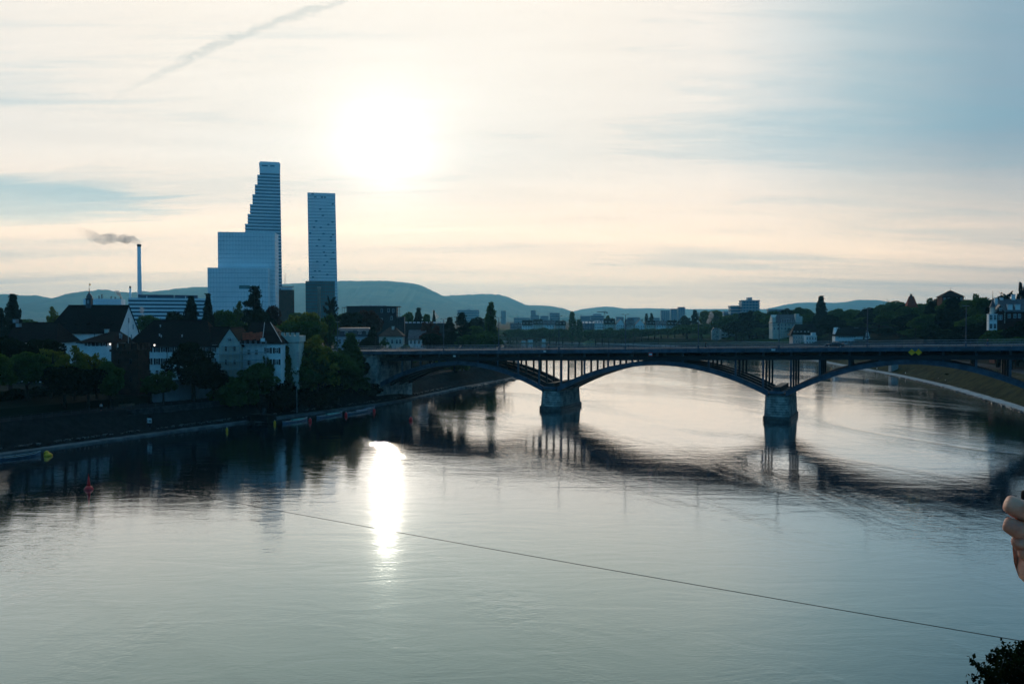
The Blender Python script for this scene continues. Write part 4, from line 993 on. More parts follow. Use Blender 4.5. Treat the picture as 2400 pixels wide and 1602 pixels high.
# ------------------------------------------------------------------ houses on the right bank
o = frame(1710, 780, 7.5, 'modern_house', 'white modern riverside house of stacked cubes with dark ribbon windows', 'house', .4); k = o['k']
for a, b, yt in ((1688, 1711, 772), (1712, 1733, 775)):
    zt = Z(yt, 780) - 7.5; MB().box((a - 1710) * k, (b - 1710) * k, 0, 10, 0, zt).build('wall', MT['plaster'], o)
    for py in (784.5, 791.5, 798): 
        if py < 790 and a > 1700: py = 783
        for q in (.28, .72): window(o, (a + (b - a) * q - 1710) * k, 0, Z(py, 780) - 7.5, 3.0, 1.5, style='plain')
MB().box((1714 - 1710) * k, (1734 - 1710) * k, 2, 9, Z(775, 780) - 7.49, Z(768, 780) - 7.5).build('set_back_storey', MT['plaster'], o)
o = frame(1678, 770, 7.5, 'stone_tower', 'square stone gate tower with battlements left of the white modern house', 'tower', .4); k = o['k']
zt = Z(770, 770) - 7.5
MB().box(-9.2 * k, 9.2 * k, 0, 7, 0, zt - 1.5).build('wall', MT['ashlar'], o)
for i in range(4): MB().box(-9.2 * k + i * 5.2 * k, -9.2 * k + i * 5.2 * k + 2.8 * k, 0, .8, zt - 1.49, zt).build('merlon', MT['ashlar'], o)
MB().loft([[(-8 * k, 1, zt - 1.4), (8 * k, 1, zt - 1.4), (8 * k, 6, zt - 1.4), (-8 * k, 6, zt - 1.4)], [(-4 * k, 3, zt + 1), (4 * k, 3, zt + 1), (4 * k, 4, zt + 1), (-4 * k, 4, zt + 1)]]).build('roof', MT['slate'], o)
for py in (778, 788): window(o, 3 * k, 0, Z(py, 770) - 7.5, .9, 2.2, style='plain')
o = frame(1845, 690, 10, 'scaffolded_house', 'large gabled house wrapped in pale scaffold sheeting on the right bank', 'house', .3); k = o['k']
hw = 35 * k; ze, zr = Z(755, 690) - 10, Z(737, 690) - 10
walls(o, -hw, hw, 0, 14, 0, ze, MT['plaster2'], 'x', zr - .1); roof(o, -hw, hw, 0, 14, ze, zr, MT['slate'], 'x', 5, 0)
for px, yt in ((1813, 744), (1869, 735), (1877, 741)): MB().box((px - 4 - 1845) * k, (px + 4 - 1845) * k, -.4, 5, ze - 3, Z(yt, 690) - 10).build('stair_gable', MT['plaster2'], o)
for i in range(4): MB().box((1836 - 1845 + i * 4.5) * k, (1839 - 1845 + i * 4.5) * k, 2.2, 3.4, ze + 2.4, ze + 2.9).build('skylight', MT['zinc'], o)
for q in range(8):
    for zz in (ze - 2, ze - 5): window(o, -hw + (q + .5) * hw / 4, 0, zz, 1.2, 1.8)
s = frame(1855, 686, 10, 'scaffold', 'pale sheeted scaffold in front of the large gabled house', 'scaffold', .3); k = s['k']
for i in range(9): MB().tube([((-24 + i * 6) * k, 0, 0), ((-24 + i * 6) * k, 0, ze + 2.5)], .09, 5).build('standard', MT['galv'], s)
for j in range(6): MB().box(-24 * k, 24 * k, .1, 1.0, 1.5 + j * 2.2, 1.62 + j * 2.2).build('platform', MT['wood'], s)
for j in range(6): MB().tube([(-24 * k, 0, 2.6 + j * 2.2), (24 * k, 0, 2.6 + j * 2.2)], .07, 5).build('ledger', MT['galv'], s)
o = frame(1873, 640, 7.5, 'rose_house', 'rose coloured riverside house with tall narrow windows and dark roof', 'house', .4); k = o['k']
hw = 15 * k; ze = Z(784.5, 640) - 7.5; zr = Z(760, 645) - 7.5
walls(o, -hw, hw, 0, 13, 0, ze, MT['rose']); rf = roof(o, -hw - 1, hw + 12, 1, 13, ze, zr, MT['roof'], 'x', 4, 4)
for i in range(5):
    MB().box(-hw + 1 + i * 2.6, -hw + 2 + i * 2.6, 2.2, 3.6, ze + 2.0, ze + 2.9).build('skylight', MT['zinc'], rf)
    window(o, -hw + .9 + i * (2 * hw - 1.8) / 4, 0, ze - 1.7, .7, 2.0); window(o, -hw + .9 + i * (2 * hw - 1.8) / 4, 0, ze - 5.2, .7, 2.0)
o = frame(1902, 630, 7.5, 'white_house', 'narrow white riverside house right of the rose house', 'house', .4); k = o['k']
hw = 13 * k; ze = Z(787, 630) - 7.5
walls(o, -hw, hw, 0, 9, 0, ze, MT['plaster']); MB().box(-hw - .2, hw + .2, -.2, 9.2, ze + .002, ze + .35).build('cornice', MT['plaster'], o)
MB().box(hw - 3.6, hw - .6, .3, 3.6, ze + .351, Z(779, 630) - 7.5).build('roof_room', MT['plaster'], o)
for q in range(4):
    for zz in (ze - 1.8, ze - 5): window(o, -hw + (q + .5) * hw / 2, 0, zz, .8, 1.9)
# half-timbered inn
HD = 575
o = frame(1998, HD, 7.5, 'half_timbered_house', 'white half-timbered house with long dark roof and steep front gable', 'house', .5); k = o['k']
xl, xr = (1957 - 1998) * k, (2024 - 1998) * k; ze, zr = Z(785, HD) - 7.5, Z(767, HD) - 7.5
walls(o, xl, xr, 0, 11, 0, ze, MT['plaster'], 'x', zr - .1); rf = roof(o, xl, xr + 3, 0, 11, ze, zr, MT['roof'], 'x', 3, 0, .6)
for i in range(9): window(o, (1967 + i * 4.6 - 1998) * k, 0, Z(788.5, HD) - 7.5, .85, 1.5)
for i in range(6): window(o, (1971 + i * 8 - 1998) * k, 0, Z(801, HD) - 7.5, 1.0, 1.4, True)
gx0, gx1 = (2019 - 1998) * k, (2045 - 1998) * k; gz = Z(772, HD) - 7.5
walls(o, gx0, gx1, -2.5, 8, 0, 2.2, MT['plaster'], 'y', gz, 'gable_wall')
roof(o, gx0, gx1, -2.5, 8, 2.2, gz + .1, MT['roof'], 'y', 0, 0, .3)
for px, py in ((2030, 777), (2029, 789), (2034, 789), (2025, 800), (2038, 800)): window(o, (px - 1998) * k, -2.5, Z(py, HD) - 7.5, .9, 1.4)
for px0, py0, px1, py1 in ((2025, 784, 2039, 784), (2022, 795, 2042, 795), (2031.8, 776, 2031.8, 808), (2024, 795, 2028, 784), (2040, 795, 2036, 784)):
    MB().beam(((px0 - 1998) * k, -2.55, Z(py0, HD) - 7.5), ((px1 - 1998) * k, -2.55, Z(py1, HD) - 7.5), .12, .2).build('timber', MT['wood'], o)
MB().box((2002 - 1998) * k, (2019 - 1998) * k, -1.5, 0, Z(796, HD) - 7.5, Z(794.5, HD) - 7.5).build('balcony', MT['wood'], o)
for i in range(2): MB().box((1962 + i * 44 - 1998) * k, (1971 + i * 44 - 1998) * k, 3.2, 6.0, zr - .9 + .5 * i, zr - .6 + .6 * i).build('solar_panel', MT['zinc'], rf)
# hilltop houses
o = frame(2139, 560, 19.0, 'red_roofed_house', 'tall steep red roof of a house standing among hillside trees', 'house', .5); k = o['k']
ze, zr = Z(723, 560) - 19.0, Z(694, 560) - 19.0
walls(o, -13 * k, 13 * k, 0, 10, 0, ze, MT['rose']); roof(o, -13 * k, 13 * k, 0, 10, ze, zr, MT['roof_red'], 'x', 6 * k * 1.3, 5 * k * 1.3, .4)
chimney(o, 0, 5, zr - 1, zr + 1.5, 1.1, 'brick'); window(o, -10 * k, 0, ze - 1.5, 1.0, 1.6)
o = frame(2233, 480, 16.5, 'pyramid_roofed_house', 'dark pyramid roof with finial rising above the hillside trees', 'house', .5); k = o['k']
ze, zr = Z(694, 480) - 16.5, Z(681, 480) - 16.5
walls(o, -26 * k, 26 * k, 0, 12, 0, ze, MT['brick']); roof(o, -26 * k, 26 * k, 0, 12, ze, zr, MT['roof'], 'x', 22 * k, 22 * k, .5)
MB().lathe([(.12, zr), (.04, zr + 2)], 6, (0, 6, 0)).build('finial', MT['dark'], o)
for q in range(5): window(o, (-20 + q * 10) * k, 0, ze - 1.6, 1.0, 1.6)
# turreted villa at the right edge
VD = 342
o = frame(2362, VD, 8.2, 'turreted_villa', 'brick villa with pale window surrounds, pointed turret and stepped bay at right edge', 'house', .55); k = o['k']
zx = lambda py: Z(py, VD) - 8.2; lx = lambda px: (px - 2362) * k
walls(o, lx(2352), lx(2440), 3, 15, 0, zx(729), MT['brick']); rf = roof(o, lx(2350), lx(2440), 3, 15, zx(729), zx(700), MT['slate'], 'x', 0, 0, .4)
walls(o, lx(2332), lx(2355), 0, 9, 0, zx(731), MT['brick'], 'y', zx(714.5), 'gable_wall')
roof(o, lx(2332), lx(2355), 0, 9, zx(731), zx(714), MT['slate'], 'y', 0, 0, .25)
for px, py, w, h in ((2344.5, 724.5, 1.0, 1.3), (2341.5, 743.5, .8, 2.0), (2346, 743.5, .8, 2.0), (2370, 740, 1.0, 1.8), (2384, 740, 1.0, 1.8), (2395, 740, 1.0, 1.8)):
    window(o, lx(px), 0 if px < 2360 else 3, zx(py), w, h)
for sx in (-1, 1): MB().beam((lx(2343.5 + sx * 12), -.08, zx(731.5)), (lx(2343.5), -.08, zx(714.3)), .14, .25).build('bargeboard', MT['plaster2'], o)
for i in range(6): MB().box(lx(2353.5), lx(2355.6), -.08, .3, zx(757 - i * 4.2), zx(759.4 - i * 4.2) + .001 if False else zx(757 - i * 4.2) + .42).build('quoin', MT['plaster2'], o)
by = empty('bay', (0, -1.4, 0), 0, o)
MB().box(lx(2314), lx(2334), 0, 3.4, zx(774), zx(737)).build('bay_wall', MT['plaster'], by)
MB().box(lx(2313), lx(2335), -.15, 3.5, zx(736.99), zx(735.5)).build('bay_cornice', MT['plaster'], by)
for px in (2319.5, 2329):
    for py in (743.5, 764): window(by, lx(px), 0, zx(py), 1.05, 2.0)
tu = MB().lathe([(1.05, zx(737) - .2), (1.05, zx(719))], 10, (lx(2328), 2, 0)).build('turret', MT['plaster2'], o)
MB().lathe([(1.5, zx(719)), (1.1, zx(716.5)), (.55, zx(708)), (.12, zx(700)), (.05, zx(681))], 10, (lx(2328), 2, 0)).build('spire', MT['slate'], tu)
chimney(o, lx(2342), 6, zx(716), zx(697), 1.0, 'plaster'); chimney(o, lx(2360), 9, zx(704), zx(696), 1.2, 'plaster'); chimney(o, lx(2389), 9, zx(702), zx(689), 1.3, 'plaster')
for px in (2373, 2392):
    MB().box(lx(px - 6), lx(px + 6), 3.5, 7, zx(727), zx(713)).build('dormer', MT['plaster'], rf); MB().box(lx(px - 6.8), lx(px + 6.8), 3.3, 7.2, zx(712.99), zx(711.5)).build('dormer_roof', MT['zinc'], rf)
# pale concrete pier under the right arch
p = G(2097, 873, .6)
o = thing('mooring_pillar', 'pale square concrete pillar at the foot of the right grass bank', 'pillar', (p.x, p.y, .3))
MB().box(-1.7, 1.7, 0, 3, 0, 5.3).build('shaft', MT['concrete'], o); MB().box(-1.85, 1.85, -.15, 3.15, 5.302, 5.6).build('cap', MT['concrete'], o)
# ------------------------------------------------------------------ trees
def leaf_cards(pts, size, rng, droop=0.0, aspect=1.6):
    n = len(pts); pts = np.asarray(pts)
    a = rng.normal(size=(n, 3)); a /= np.linalg.norm(a, axis=1, keepdims=True)
    a[:, 2] -= droop; a /= np.linalg.norm(a, axis=1, keepdims=True)
    r = rng.normal(size=(n, 3)); b = np.cross(a, r); b /= np.linalg.norm(b, axis=1, keepdims=True) + 1e-9
    s = size * rng.uniform(.55, 1.35, (n, 1)); a = a * s * aspect * .5; b = b * s * .5
    v = np.stack([pts - a, pts + b * .9 - a * .1, pts + a, pts - b * .9 + a * .1], 1).reshape(-1, 3)
    me = bpy.data.meshes.new('crown'); me.vertices.add(4 * n); me.vertices.foreach_set('co', v.astype(np.float32).ravel())
    me.loops.add(4 * n); me.loops.foreach_set('vertex_index', np.arange(4 * n, dtype=np.int32))
    me.polygons.add(n); me.polygons.foreach_set('loop_start', np.arange(0, 4 * n, 4, dtype=np.int32)); me.polygons.foreach_set('loop_total', np.full(n, 4, dtype=np.int32))
    me.update(); me.validate(); return me
def clump(c, r, n, rng, flat=.75, fill=.35):
    d = rng.normal(size=(n, 3)); d /= np.linalg.norm(d, axis=1, keepdims=True)
    rad = r * (1 - fill * rng.random((n, 1)) ** 1.5)
    p = d * rad; p[:, 2] *= flat; return p + np.asarray(c)
def trunk_mesh(h, r, limbs, rng, lean=(0, 0)):
    mb = MB(); mb.tube([(0, 0, -.6), (lean[0] * .3, lean[1] * .3, h * .35), (lean[0], lean[1], h)], [r * 1.25, r * .85, r * .25], 8)
    for i in range(limbs):
        z = h * rng.uniform(.3, .8); a = rng.uniform(0, 6.28); ln = h * rng.uniform(.25, .42); t = z / h
        st = Vector((lean[0] * t, lean[1] * t, z)); e = st + Vector((math.cos(a) * ln * .8, math.sin(a) * ln * .8, ln * .75))
        mb.tube([st, st.lerp(e, .5) + Vector((0, 0, -.12 * ln)), e], [r * .42, r * .26, r * .08], 5)
    return mb.mesh('trunk', True)
PROTO = {}
def proto(kind, var):
    key = (kind, var)
    if key in PROTO: return PROTO[key]
    rng = np.random.default_rng(hash((kind, var)) % 9973 if False else sum(map(ord, kind)) * 7 + var * 131)
    P = []; H, W = 12.0, 9.0; leaf = .40; droop = .0; tr = None
    if kind == 'round':
        for i in range(46):
            u = rng.normal(size=3); u /= np.linalg.norm(u); rr = rng.uniform(.45, .86)
            c = np.array([u[0] * 4.1 * rr, u[1] * 4.1 * rr, 7.3 + u[2] * 4.3 * rr]); c[:2] *= (1.05 - .25 * max(0, u[2])); s = rng.uniform(.75, 1.75)
            P.append(clump(c, s, int(85 * s * s) + 40, rng))
        tr = trunk_mesh(9.5, .34, 9, rng, (rng.uniform(-.5, .5), rng.uniform(-.4, .4)))
    elif kind == 'airy':
        for i in range(60):
            u = rng.normal(size=3); u /= np.linalg.norm(u); rr = rng.uniform(.35, .98)
            c = np.array([u[0] * 4.2 * rr, u[1] * 4.2 * rr, 7.2 + u[2] * 4.6 * rr]); s = rng.uniform(.5, 1.15)
            P.append(clump(c, s, int(60 * s * s) + 25, rng, .9, .7))
        tr = trunk_mesh(10.5, .28, 14, rng, (rng.uniform(-.6, .6), 0))
    elif kind == 'bush':
        H, W = 7.0, 9.0
        for i in range(40):
            u = rng.normal(size=3); u /= np.linalg.norm(u); u[2] = abs(u[2]) * 1.0 - .15; rr = rng.uniform(.4, .85)
            c = np.array([u[0] * 4.2 * rr, u[1] * 4.2 * rr, 1.6 + u[2] * 4.9 * rr]); s = rng.uniform(.7, 1.5)
            P.append(clump(c, s, int(90 * s * s) + 40, rng))
        tr = trunk_mesh(4.2, .2, 8, rng)
    elif kind == 'conifer':
        H, W = 16.0, 7.0; leaf = .36; droop = .5
        for i in range(26):
            z = 1.6 + 14.0 * (i / 25) ** .92; R_ = 3.9 * (1 - (z - 1.2) / 15.2) ** .7 * rng.uniform(.8, 1.12); nb = 8
            a0 = rng.uniform(0, 6.28)
            for j in range(nb):
                a = a0 + 6.283 * j / nb + rng.normal() * .2; L_ = R_ * rng.uniform(.75, 1.15); n = int(26 * L_) + 10
                t = rng.random(n) ** .7; w = .38 * (1.1 - t)
                x = t * L_; zz = z - .32 * x * (.6 + .3 * t) + rng.normal(size=n) * .14
                P.append(np.stack([np.cos(a) * x + rng.normal(size=n) * w, np.sin(a) * x + rng.normal(size=n) * w, zz], 1))
        tr = trunk_mesh(15.2, .3, 0, rng)
    elif kind == 'cedar':
        H, W = 14.0, 11.0; leaf = .38
        for i in range(15):
            z = 4.0 + 9.8 * (i / 14); R_ = 5.2 * (1 - ((z - 4) / 10.6) ** 1.6) * rng.uniform(.7, 1.1) + .5
            for j in range(4):
                a = rng.uniform(0, 6.28); L_ = R_ * rng.uniform(.5, 1.05); n = int(80 * L_) + 20
                t = rng.random(n) ** .55; w = .15 + .65 * t
                x = t * L_; P.append(np.stack([np.cos(a) * x + rng.normal(size=n) * w * .7, np.sin(a) * x + rng.normal(size=n) * w * .7, z + .12 * x + rng.normal(size=n) * .16], 1))
        tr = trunk_mesh(13.2, .42, 12, rng)
    elif kind == 'poplar':
        H, W = 20.0, 5.0; leaf = .42; droop = -.6
        for i in range(80):
            z = 2.0 + 16.8 * rng.random(); R_ = 2.15 * math.sin(min(1, (z - .5) / 8) * 1.57) * (1 - max(0, (z - 9) / 11.5) ** 1.7) + .15
            a = rng.uniform(0, 6.28); rr = R_ * rng.uniform(.3, .95); s = rng.uniform(.45, .9)
            c = clump((0, 0, 0), s, 95, rng, 2.0, .6); P.append(c + np.array([math.cos(a) * rr, math.sin(a) * rr, z]))
        tr = trunk_mesh(18, .32, 5, rng)
    elif kind == 'bare':
        for i in range(36):
            u = rng.normal(size=3); u /= np.linalg.norm(u); rr = rng.uniform(.5, 1.0)
            c = np.array([u[0] * 4.3 * rr, u[1] * 4.3 * rr, 7.0 + u[2] * 4.6 * rr]); s = rng.uniform(.5, 1.2)
            P.append(clump(c, s, 26, rng, .9, 1.0))
        leaf = .26
        mb = MB()
        def br(p, d, l, r, k):
            e = p + d * l; mb.tube([p, p.lerp(e, .5) + Vector(rng.normal(size=3)) * l * .05, e], [r, r * .8, r * .6], 5, False)
            if k: 
                for q in range(3 if k > 1 else 4): br(p.lerp(e, rng.uniform(.6, 1)), (d + Vector(rng.normal(size=3)) * .55 + Vector((0, 0, .12))).normalized(), l * rng.uniform(.55, .8), r * .55, k - 1)
        br(Vector((0, 0, -.5)), Vector((0, 0, 1)), 3.6, .3, 4); tr = mb.mesh('trunk', True)
    elif kind == 'spiky':
        H, W = 13.0, 9.0; leaf = .34
        for i in range(70):
            z = rng.uniform(3.5, 11.5); a = rng.uniform(0, 6.28); el = rng.uniform(-.1, 1.0); L_ = rng.uniform(2.2, 4.4) * (1.15 - .45 * (z - 3.5) / 8); n = 70
            t = rng.random(n); x = t * L_
            P.append(np.stack([np.cos(a) * np.cos(el) * x + rng.normal(size=n) * .13, np.sin(a) * np.cos(el) * x + rng.normal(size=n) * .13, z + np.sin(el) * x * .8 + rng.normal(size=n) * .13], 1))
        tr = trunk_mesh(12, .3, 10, rng)
    me = leaf_cards(np.concatenate(P), leaf, rng, droop); me.materials.append(LF['green'])
    tr.materials.append(MT['bark'])
    PROTO[key] = (me, tr, H, W); return PROTO[key]
_tr = random.Random(5)
ORD = ['first', 'second', 'third', 'fourth', 'fifth', 'sixth', 'seventh', 'eighth', 'ninth', 'tenth', 'eleventh', 'twelfth', 'thirteenth', 'fourteenth', 'fifteenth', 'sixteenth', 'seventeenth', 'eighteenth', 'nineteenth', 'twentieth', 'twenty-first', 'twenty-second', 'twenty-third', 'twenty-fourth', 'twenty-fifth', 'twenty-sixth']
def ground_z(x, y):
    def side(line):
        best = min(range(len(line)), key=lambda i: (line[i].x - x) ** 2 + (line[i].y - y) ** 2); p = line[best]
        d = (line[min(best + 1, len(line) - 1)] - line[max(best - 1, 0)]).normalized(); n = Vector((-d.y, d.x)); return (Vector((x, y)) - p).dot(n)
    l, r = side(LBs), -side(RBs)
    if l > 0:
        return float(np.interp(l, [0, 1.7, 3.2, 5, 7, 8.2, 15.4, 17, 30], [.3, .44, 1.2, 2.6, 4.3, 5.4, 5.5, 7.2, 8.38]))
    if r > 0:
        if y < 640: return float(np.interp(r, [0, 2.6, 8, 13, 17, 26, 32, 50, 75, 95], [.3, .66, 3.2, 6.2, 7.4, 7.5, 8.6, 13.5, 20, 21.6]))
        return float(np.interp(r, [0, 2.6, 8, 13, 17, 26, 30, 45, 95], [.3, .66, 3.2, 6.2, 7.4, 7.5, 9, 12.5, 13.5]))
    return 0.0
def tree(kind, tint, px, D, ytop, wpx, label, group=None, var=None, zbase=None, name=None, lower=1.0, bark=None):
    x = X(px, D); g = ground_z(x, D) if zbase is None else zbase
    var = _tr.randrange(3) if var is None else var
    me, tm, H, W = proto(kind, var)
    h = Z(ytop, D, px) - g; w = wpx * D / F
    nm = name or {'round': 'broadleaf_tree', 'airy': 'broadleaf_tree', 'bush': 'shrub', 'conifer': 'conifer', 'cedar': 'cedar_tree', 'poplar': 'poplar_tree', 'bare': 'bare_tree', 'spiky': 'monkey_puzzle_tree'}[kind]
    o = thing(nm, label, 'shrub' if kind == 'bush' else 'tree', (x, D, g - .05), _tr.uniform(0, 6.28), group)
    for nme, m_ in (('trunk', tm), ('crown', me)):
        c = link(nme, m_, None, o); ws = w / W * (1.5 if kind == 'conifer' else 1.18); c.scale = (ws, ws, h / H * 1.03)
        if nme == 'crown': c.material_slots[0].link = 'OBJECT'; c.material_slots[0].material = LF[tint]
    return o
T = tree
# promenade trees, left of the corner tower
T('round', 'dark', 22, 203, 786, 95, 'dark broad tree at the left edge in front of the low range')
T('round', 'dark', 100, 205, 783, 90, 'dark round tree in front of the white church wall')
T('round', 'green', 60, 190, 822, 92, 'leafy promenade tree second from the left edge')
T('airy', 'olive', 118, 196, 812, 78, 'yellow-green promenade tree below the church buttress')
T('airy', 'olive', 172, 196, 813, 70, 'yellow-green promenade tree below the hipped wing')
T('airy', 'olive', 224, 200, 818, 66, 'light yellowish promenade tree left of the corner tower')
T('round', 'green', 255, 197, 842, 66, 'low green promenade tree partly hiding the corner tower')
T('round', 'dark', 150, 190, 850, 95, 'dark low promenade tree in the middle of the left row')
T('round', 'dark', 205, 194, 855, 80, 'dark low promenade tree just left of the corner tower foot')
T('round', 'green', -30, 180, 815, 110, 'leafy promenade tree cut by the left picture edge')
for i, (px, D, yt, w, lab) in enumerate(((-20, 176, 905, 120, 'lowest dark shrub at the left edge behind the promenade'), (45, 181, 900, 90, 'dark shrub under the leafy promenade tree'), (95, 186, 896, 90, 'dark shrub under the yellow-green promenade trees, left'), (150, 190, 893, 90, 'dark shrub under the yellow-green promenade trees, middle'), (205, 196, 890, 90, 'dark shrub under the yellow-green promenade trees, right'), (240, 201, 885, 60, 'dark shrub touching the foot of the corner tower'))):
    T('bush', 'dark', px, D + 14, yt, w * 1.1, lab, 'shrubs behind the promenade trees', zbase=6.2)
# right of the tower
T('airy', 'spring', 381, 207, 861, 58, 'young light green tree before the pale garden wall')
T('airy', 'green', 352, 207, 868, 44, 'slim young tree close beside the corner tower')
T('round', 'dark', 452, 213, 797, 108, 'big black-green yew covering part of the shuttered windows', var=0)
T('bush', 'green', 545, 218, 868, 100, 'wide green shrub below the scaffolded gable')
T('round', 'green', 604, 224, 846, 92, 'green garden tree below the red-tiled house')
T('round', 'dark', 500, 216, 862, 72, 'dark low garden tree right of the big yew')
T('conifer', 'green', 669, 231, 812, 34, 'small pointed conifer before the battlemented tower house', var=0)
T('airy', 'spring', 628, 226, 828, 40, 'light green sapling at the corner of the red-tiled house')
T('bush', 'dark', 660, 229, 868, 90, 'dark shrub under the small pointed conifer')
T('airy', 'olive', 742, 240, 790, 118, 'large olive-topped tree left of the bridge abutment', var=1)
T('round', 'green', 722, 238, 812, 110, 'broad green tree right of the battlemented tower house')
T('round', 'green', 790, 247, 812, 92, 'green tree between the olive-topped tree and the bridge')
T('airy', 'spring', 795, 252, 818, 44, 'yellow-green bushy tree beside the bridge abutment')
T('conifer', 'green', 822, 257, 783, 62, 'green cone-shaped tree standing at the bridge abutment', var=1)
T('round', 'dark', 838, 262, 832, 56, 'dark tree pressed against the stone abutment')
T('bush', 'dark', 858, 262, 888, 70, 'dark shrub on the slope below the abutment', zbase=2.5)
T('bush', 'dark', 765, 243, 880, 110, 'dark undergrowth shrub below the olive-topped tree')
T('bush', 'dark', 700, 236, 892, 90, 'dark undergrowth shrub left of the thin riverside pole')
# behind the convent
T('conifer', 'needle', 31, 330, 692, 44, 'tall dark sequoia on the left skyline')
T('conifer', 'needle', 2, 335, 724, 30, 'dark conifer at the left edge beside the sequoia')
T('airy', 'olive', 122, 320, 723, 46, 'light bushy tree behind the left end of the church roof')
T('conifer', 'needle', 448, 300, 697, 44, 'dark pine, left one of two before the striped office', var=2)
T('conifer', 'needle', 488, 302, 691, 34, 'dark pine, right one of two before the striped office', var=1)
T('round', 'green', 533, 305, 714, 66, 'green tree in front of the white laboratory block')
T('airy', 'spring', 562, 312, 710, 44, 'light green tree just left of the cedar')
T('cedar', 'needle', 597, 292, 679, 62, 'dark spreading cedar in front of the white laboratory block', var=0)
T('round', 'purple', 640, 300, 711, 48, 'copper-leaved tree right of the cedar')
T('round', 'dark', 612, 285, 722, 70, 'dark tree below the cedar')
T('airy', 'olive', 678, 295, 728, 62, 'olive tree below the red brick block', var=0)
T('round', 'olive', 728, 290, 719, 66, 'tall olive-green tree below the teal glass office', var=1)
T('airy', 'green', 768, 300, 728, 50, 'green tree right of the tall olive-green tree', var=2)
T('round', 'green', 700, 285, 742, 110, 'broad green tree behind the battlemented tower house')
T('spiky', 'needle', 775, 360, 697, 46, 'spiky monkey puzzle tree before the slender tower', var=0)
T('round', 'dark', 415, 330, 728, 80, 'hazy tree between the convent roof and the striped office')
T('round', 'green', 355, 420, 730, 60, 'distant tree below the striped office')
for i, (px, yt, w, lab) in enumerate(((250, 740, 60, 'distant tree behind the convent church, left of its gable'), (60, 741, 50, 'distant tree right of the sequoia'), (520, 735, 70, 'distant tree at the foot of the laboratory block'), (700, 730, 60, 'distant tree below the slender tower, left side'), (800, 735, 50, 'distant tree left of the black clad building'))):
    T('round', 'green', px, 520, yt, w, lab, 'distant trees behind the left bank')
# left bank beyond the bridge
T('round', 'purple', 866, 385, 716, 54, 'big copper beech in front of the black clad building', var=1)
T('round', 'dark', 822, 380, 722, 62, 'dark tree left of the big copper beech')
T('round', 'dark', 861, 318, 790, 40, 'dark evergreen in front of the mansard villa')
T('conifer', 'dark', 872, 322, 768, 36, 'narrow dark tree at the right end of the mansard villa', var=2)
T('airy', 'green', 902, 325, 792, 30, 'thin green tree before the cream hip-roofed house')
T('bush', 'green', 948, 335, 797, 60, 'green shrub beside the cream hip-roofed house')
T('round', 'green', 955, 500, 730, 44, 'green tree left of the fir above the glass hall')
T('conifer', 'needle', 981, 480, 723, 30, 'dark fir above the rooflights', var=1)
T('round', 'green', 998, 500, 733, 26, 'small dark tree right of the fir')
T('conifer', 'needle', 1017, 520, 728, 10, 'very slim dark cypress in front of the white steam')
T('airy', 'purple', 1012, 360, 745, 50, 'reddish copper tree above the bridge deck', var=0)
T('round', 'dark', 1018, 350, 775, 60, 'dark tree below the reddish copper tree')
T('conifer', 'needle', 1054, 400, 745, 34, 'dark pine left of the taller pine above the bridge', var=0)
T('cedar', 'needle', 1083, 405, 737, 46, 'tall dark pine above the bridge, left of the poplar', var=1)
T('bush', 'olive', 1065, 335, 800, 90, 'light green hedge along the bridge railing')
T('round', 'green', 1118, 430, 757, 50, 'mid green tree between pine and poplar')
T('poplar', 'green', 1150, 440, 711, 31, 'tall dark poplar standing left of the river bend', var=0)
T('round', 'green', 1140, 410, 776, 62, 'round green tree below the tall poplar')
T('round', 'green', 1102, 395, 778, 60, 'round dark green tree left of the tree below the poplar')
T('bare', 'dark', 1182, 400, 774, 44, 'nearly bare tree leaning over the water beside the bridge', var=0)
T('round', 'dark', 1120, 560, 742, 50, 'bluish distant tree behind the poplar')
T('bush', 'green', 1120, 372, 806, 90, 'green bank shrub right of the light hedge')
T('bush', 'green', 1145, 392, 866, 70, 'green shrub on the bank seen under the left arch', zbase=4)
# far bank
T('poplar', 'green', 1341, 940, 731, 17, 'dark rounded poplar, taller of two on the far bank', var=1)
T('poplar', 'green', 1358, 935, 749, 17, 'dark poplar, shorter of two on the far bank', var=2)
av = 0
for i in range(26):
    px = 1196 + i * 15.4; D = 990 - i * 5.6
    if 1325 < px < 1372: continue
    T('round', 'spring' if i % 3 else 'green', px, D, 768 + _tr.uniform(-1.5, 2), 32, ORD[av] + ' clipped avenue tree from the left in the long far-bank row', 'avenue trees on the far bank', name='avenue_tree'); av += 1
T('poplar', 'needle', 1515, 1030, 735, 9, 'dark cypress, left one of a pair behind the far terrace', var=0)
T('poplar', 'needle', 1527, 1030, 734, 10, 'dark cypress, right one of a pair behind the far terrace', var=1)
T('round', 'green', 1425, 1080, 736, 10, 'small dark tree right of the crane')
for px, D, yt, w, lab, tn in ((1602, 860, 760, 46, 'round green riverside tree, leftmost beside the far meadow', 'green'), (1636, 855, 757, 48, 'round green riverside tree behind a lamp pole', 'green'), (1660, 845, 763, 36, 'round green riverside tree left of the stone gate tower', 'green'),
                              (1500, 930, 782, 40, 'low bushy tree on the far meadow, left', 'spring'), (1560, 900, 783, 36, 'low bushy tree on the far meadow, right', 'spring'), (1400, 955, 786, 26, 'small dark shrub tree on the far embankment, left', 'dark'), (1440, 950, 787, 22, 'small dark shrub tree on the far embankment, right', 'dark'), (1240, 985, 781, 40, 'broad dark tree on the far bank left of the poplars', 'green')):
    T('round', tn, px, D, yt, w, lab)
T('poplar', 'needle', 1628, 900, 727, 16, 'dark columnar tree behind the round riverside trees', var=0)
T('round', 'olive', 1655, 1000, 726, 40, 'rounded pale hilltop tree left of the square block', None, 0)
T('round', 'olive', 1683, 990, 723, 44, 'rounded pale hilltop tree touching the square block', None, 1)
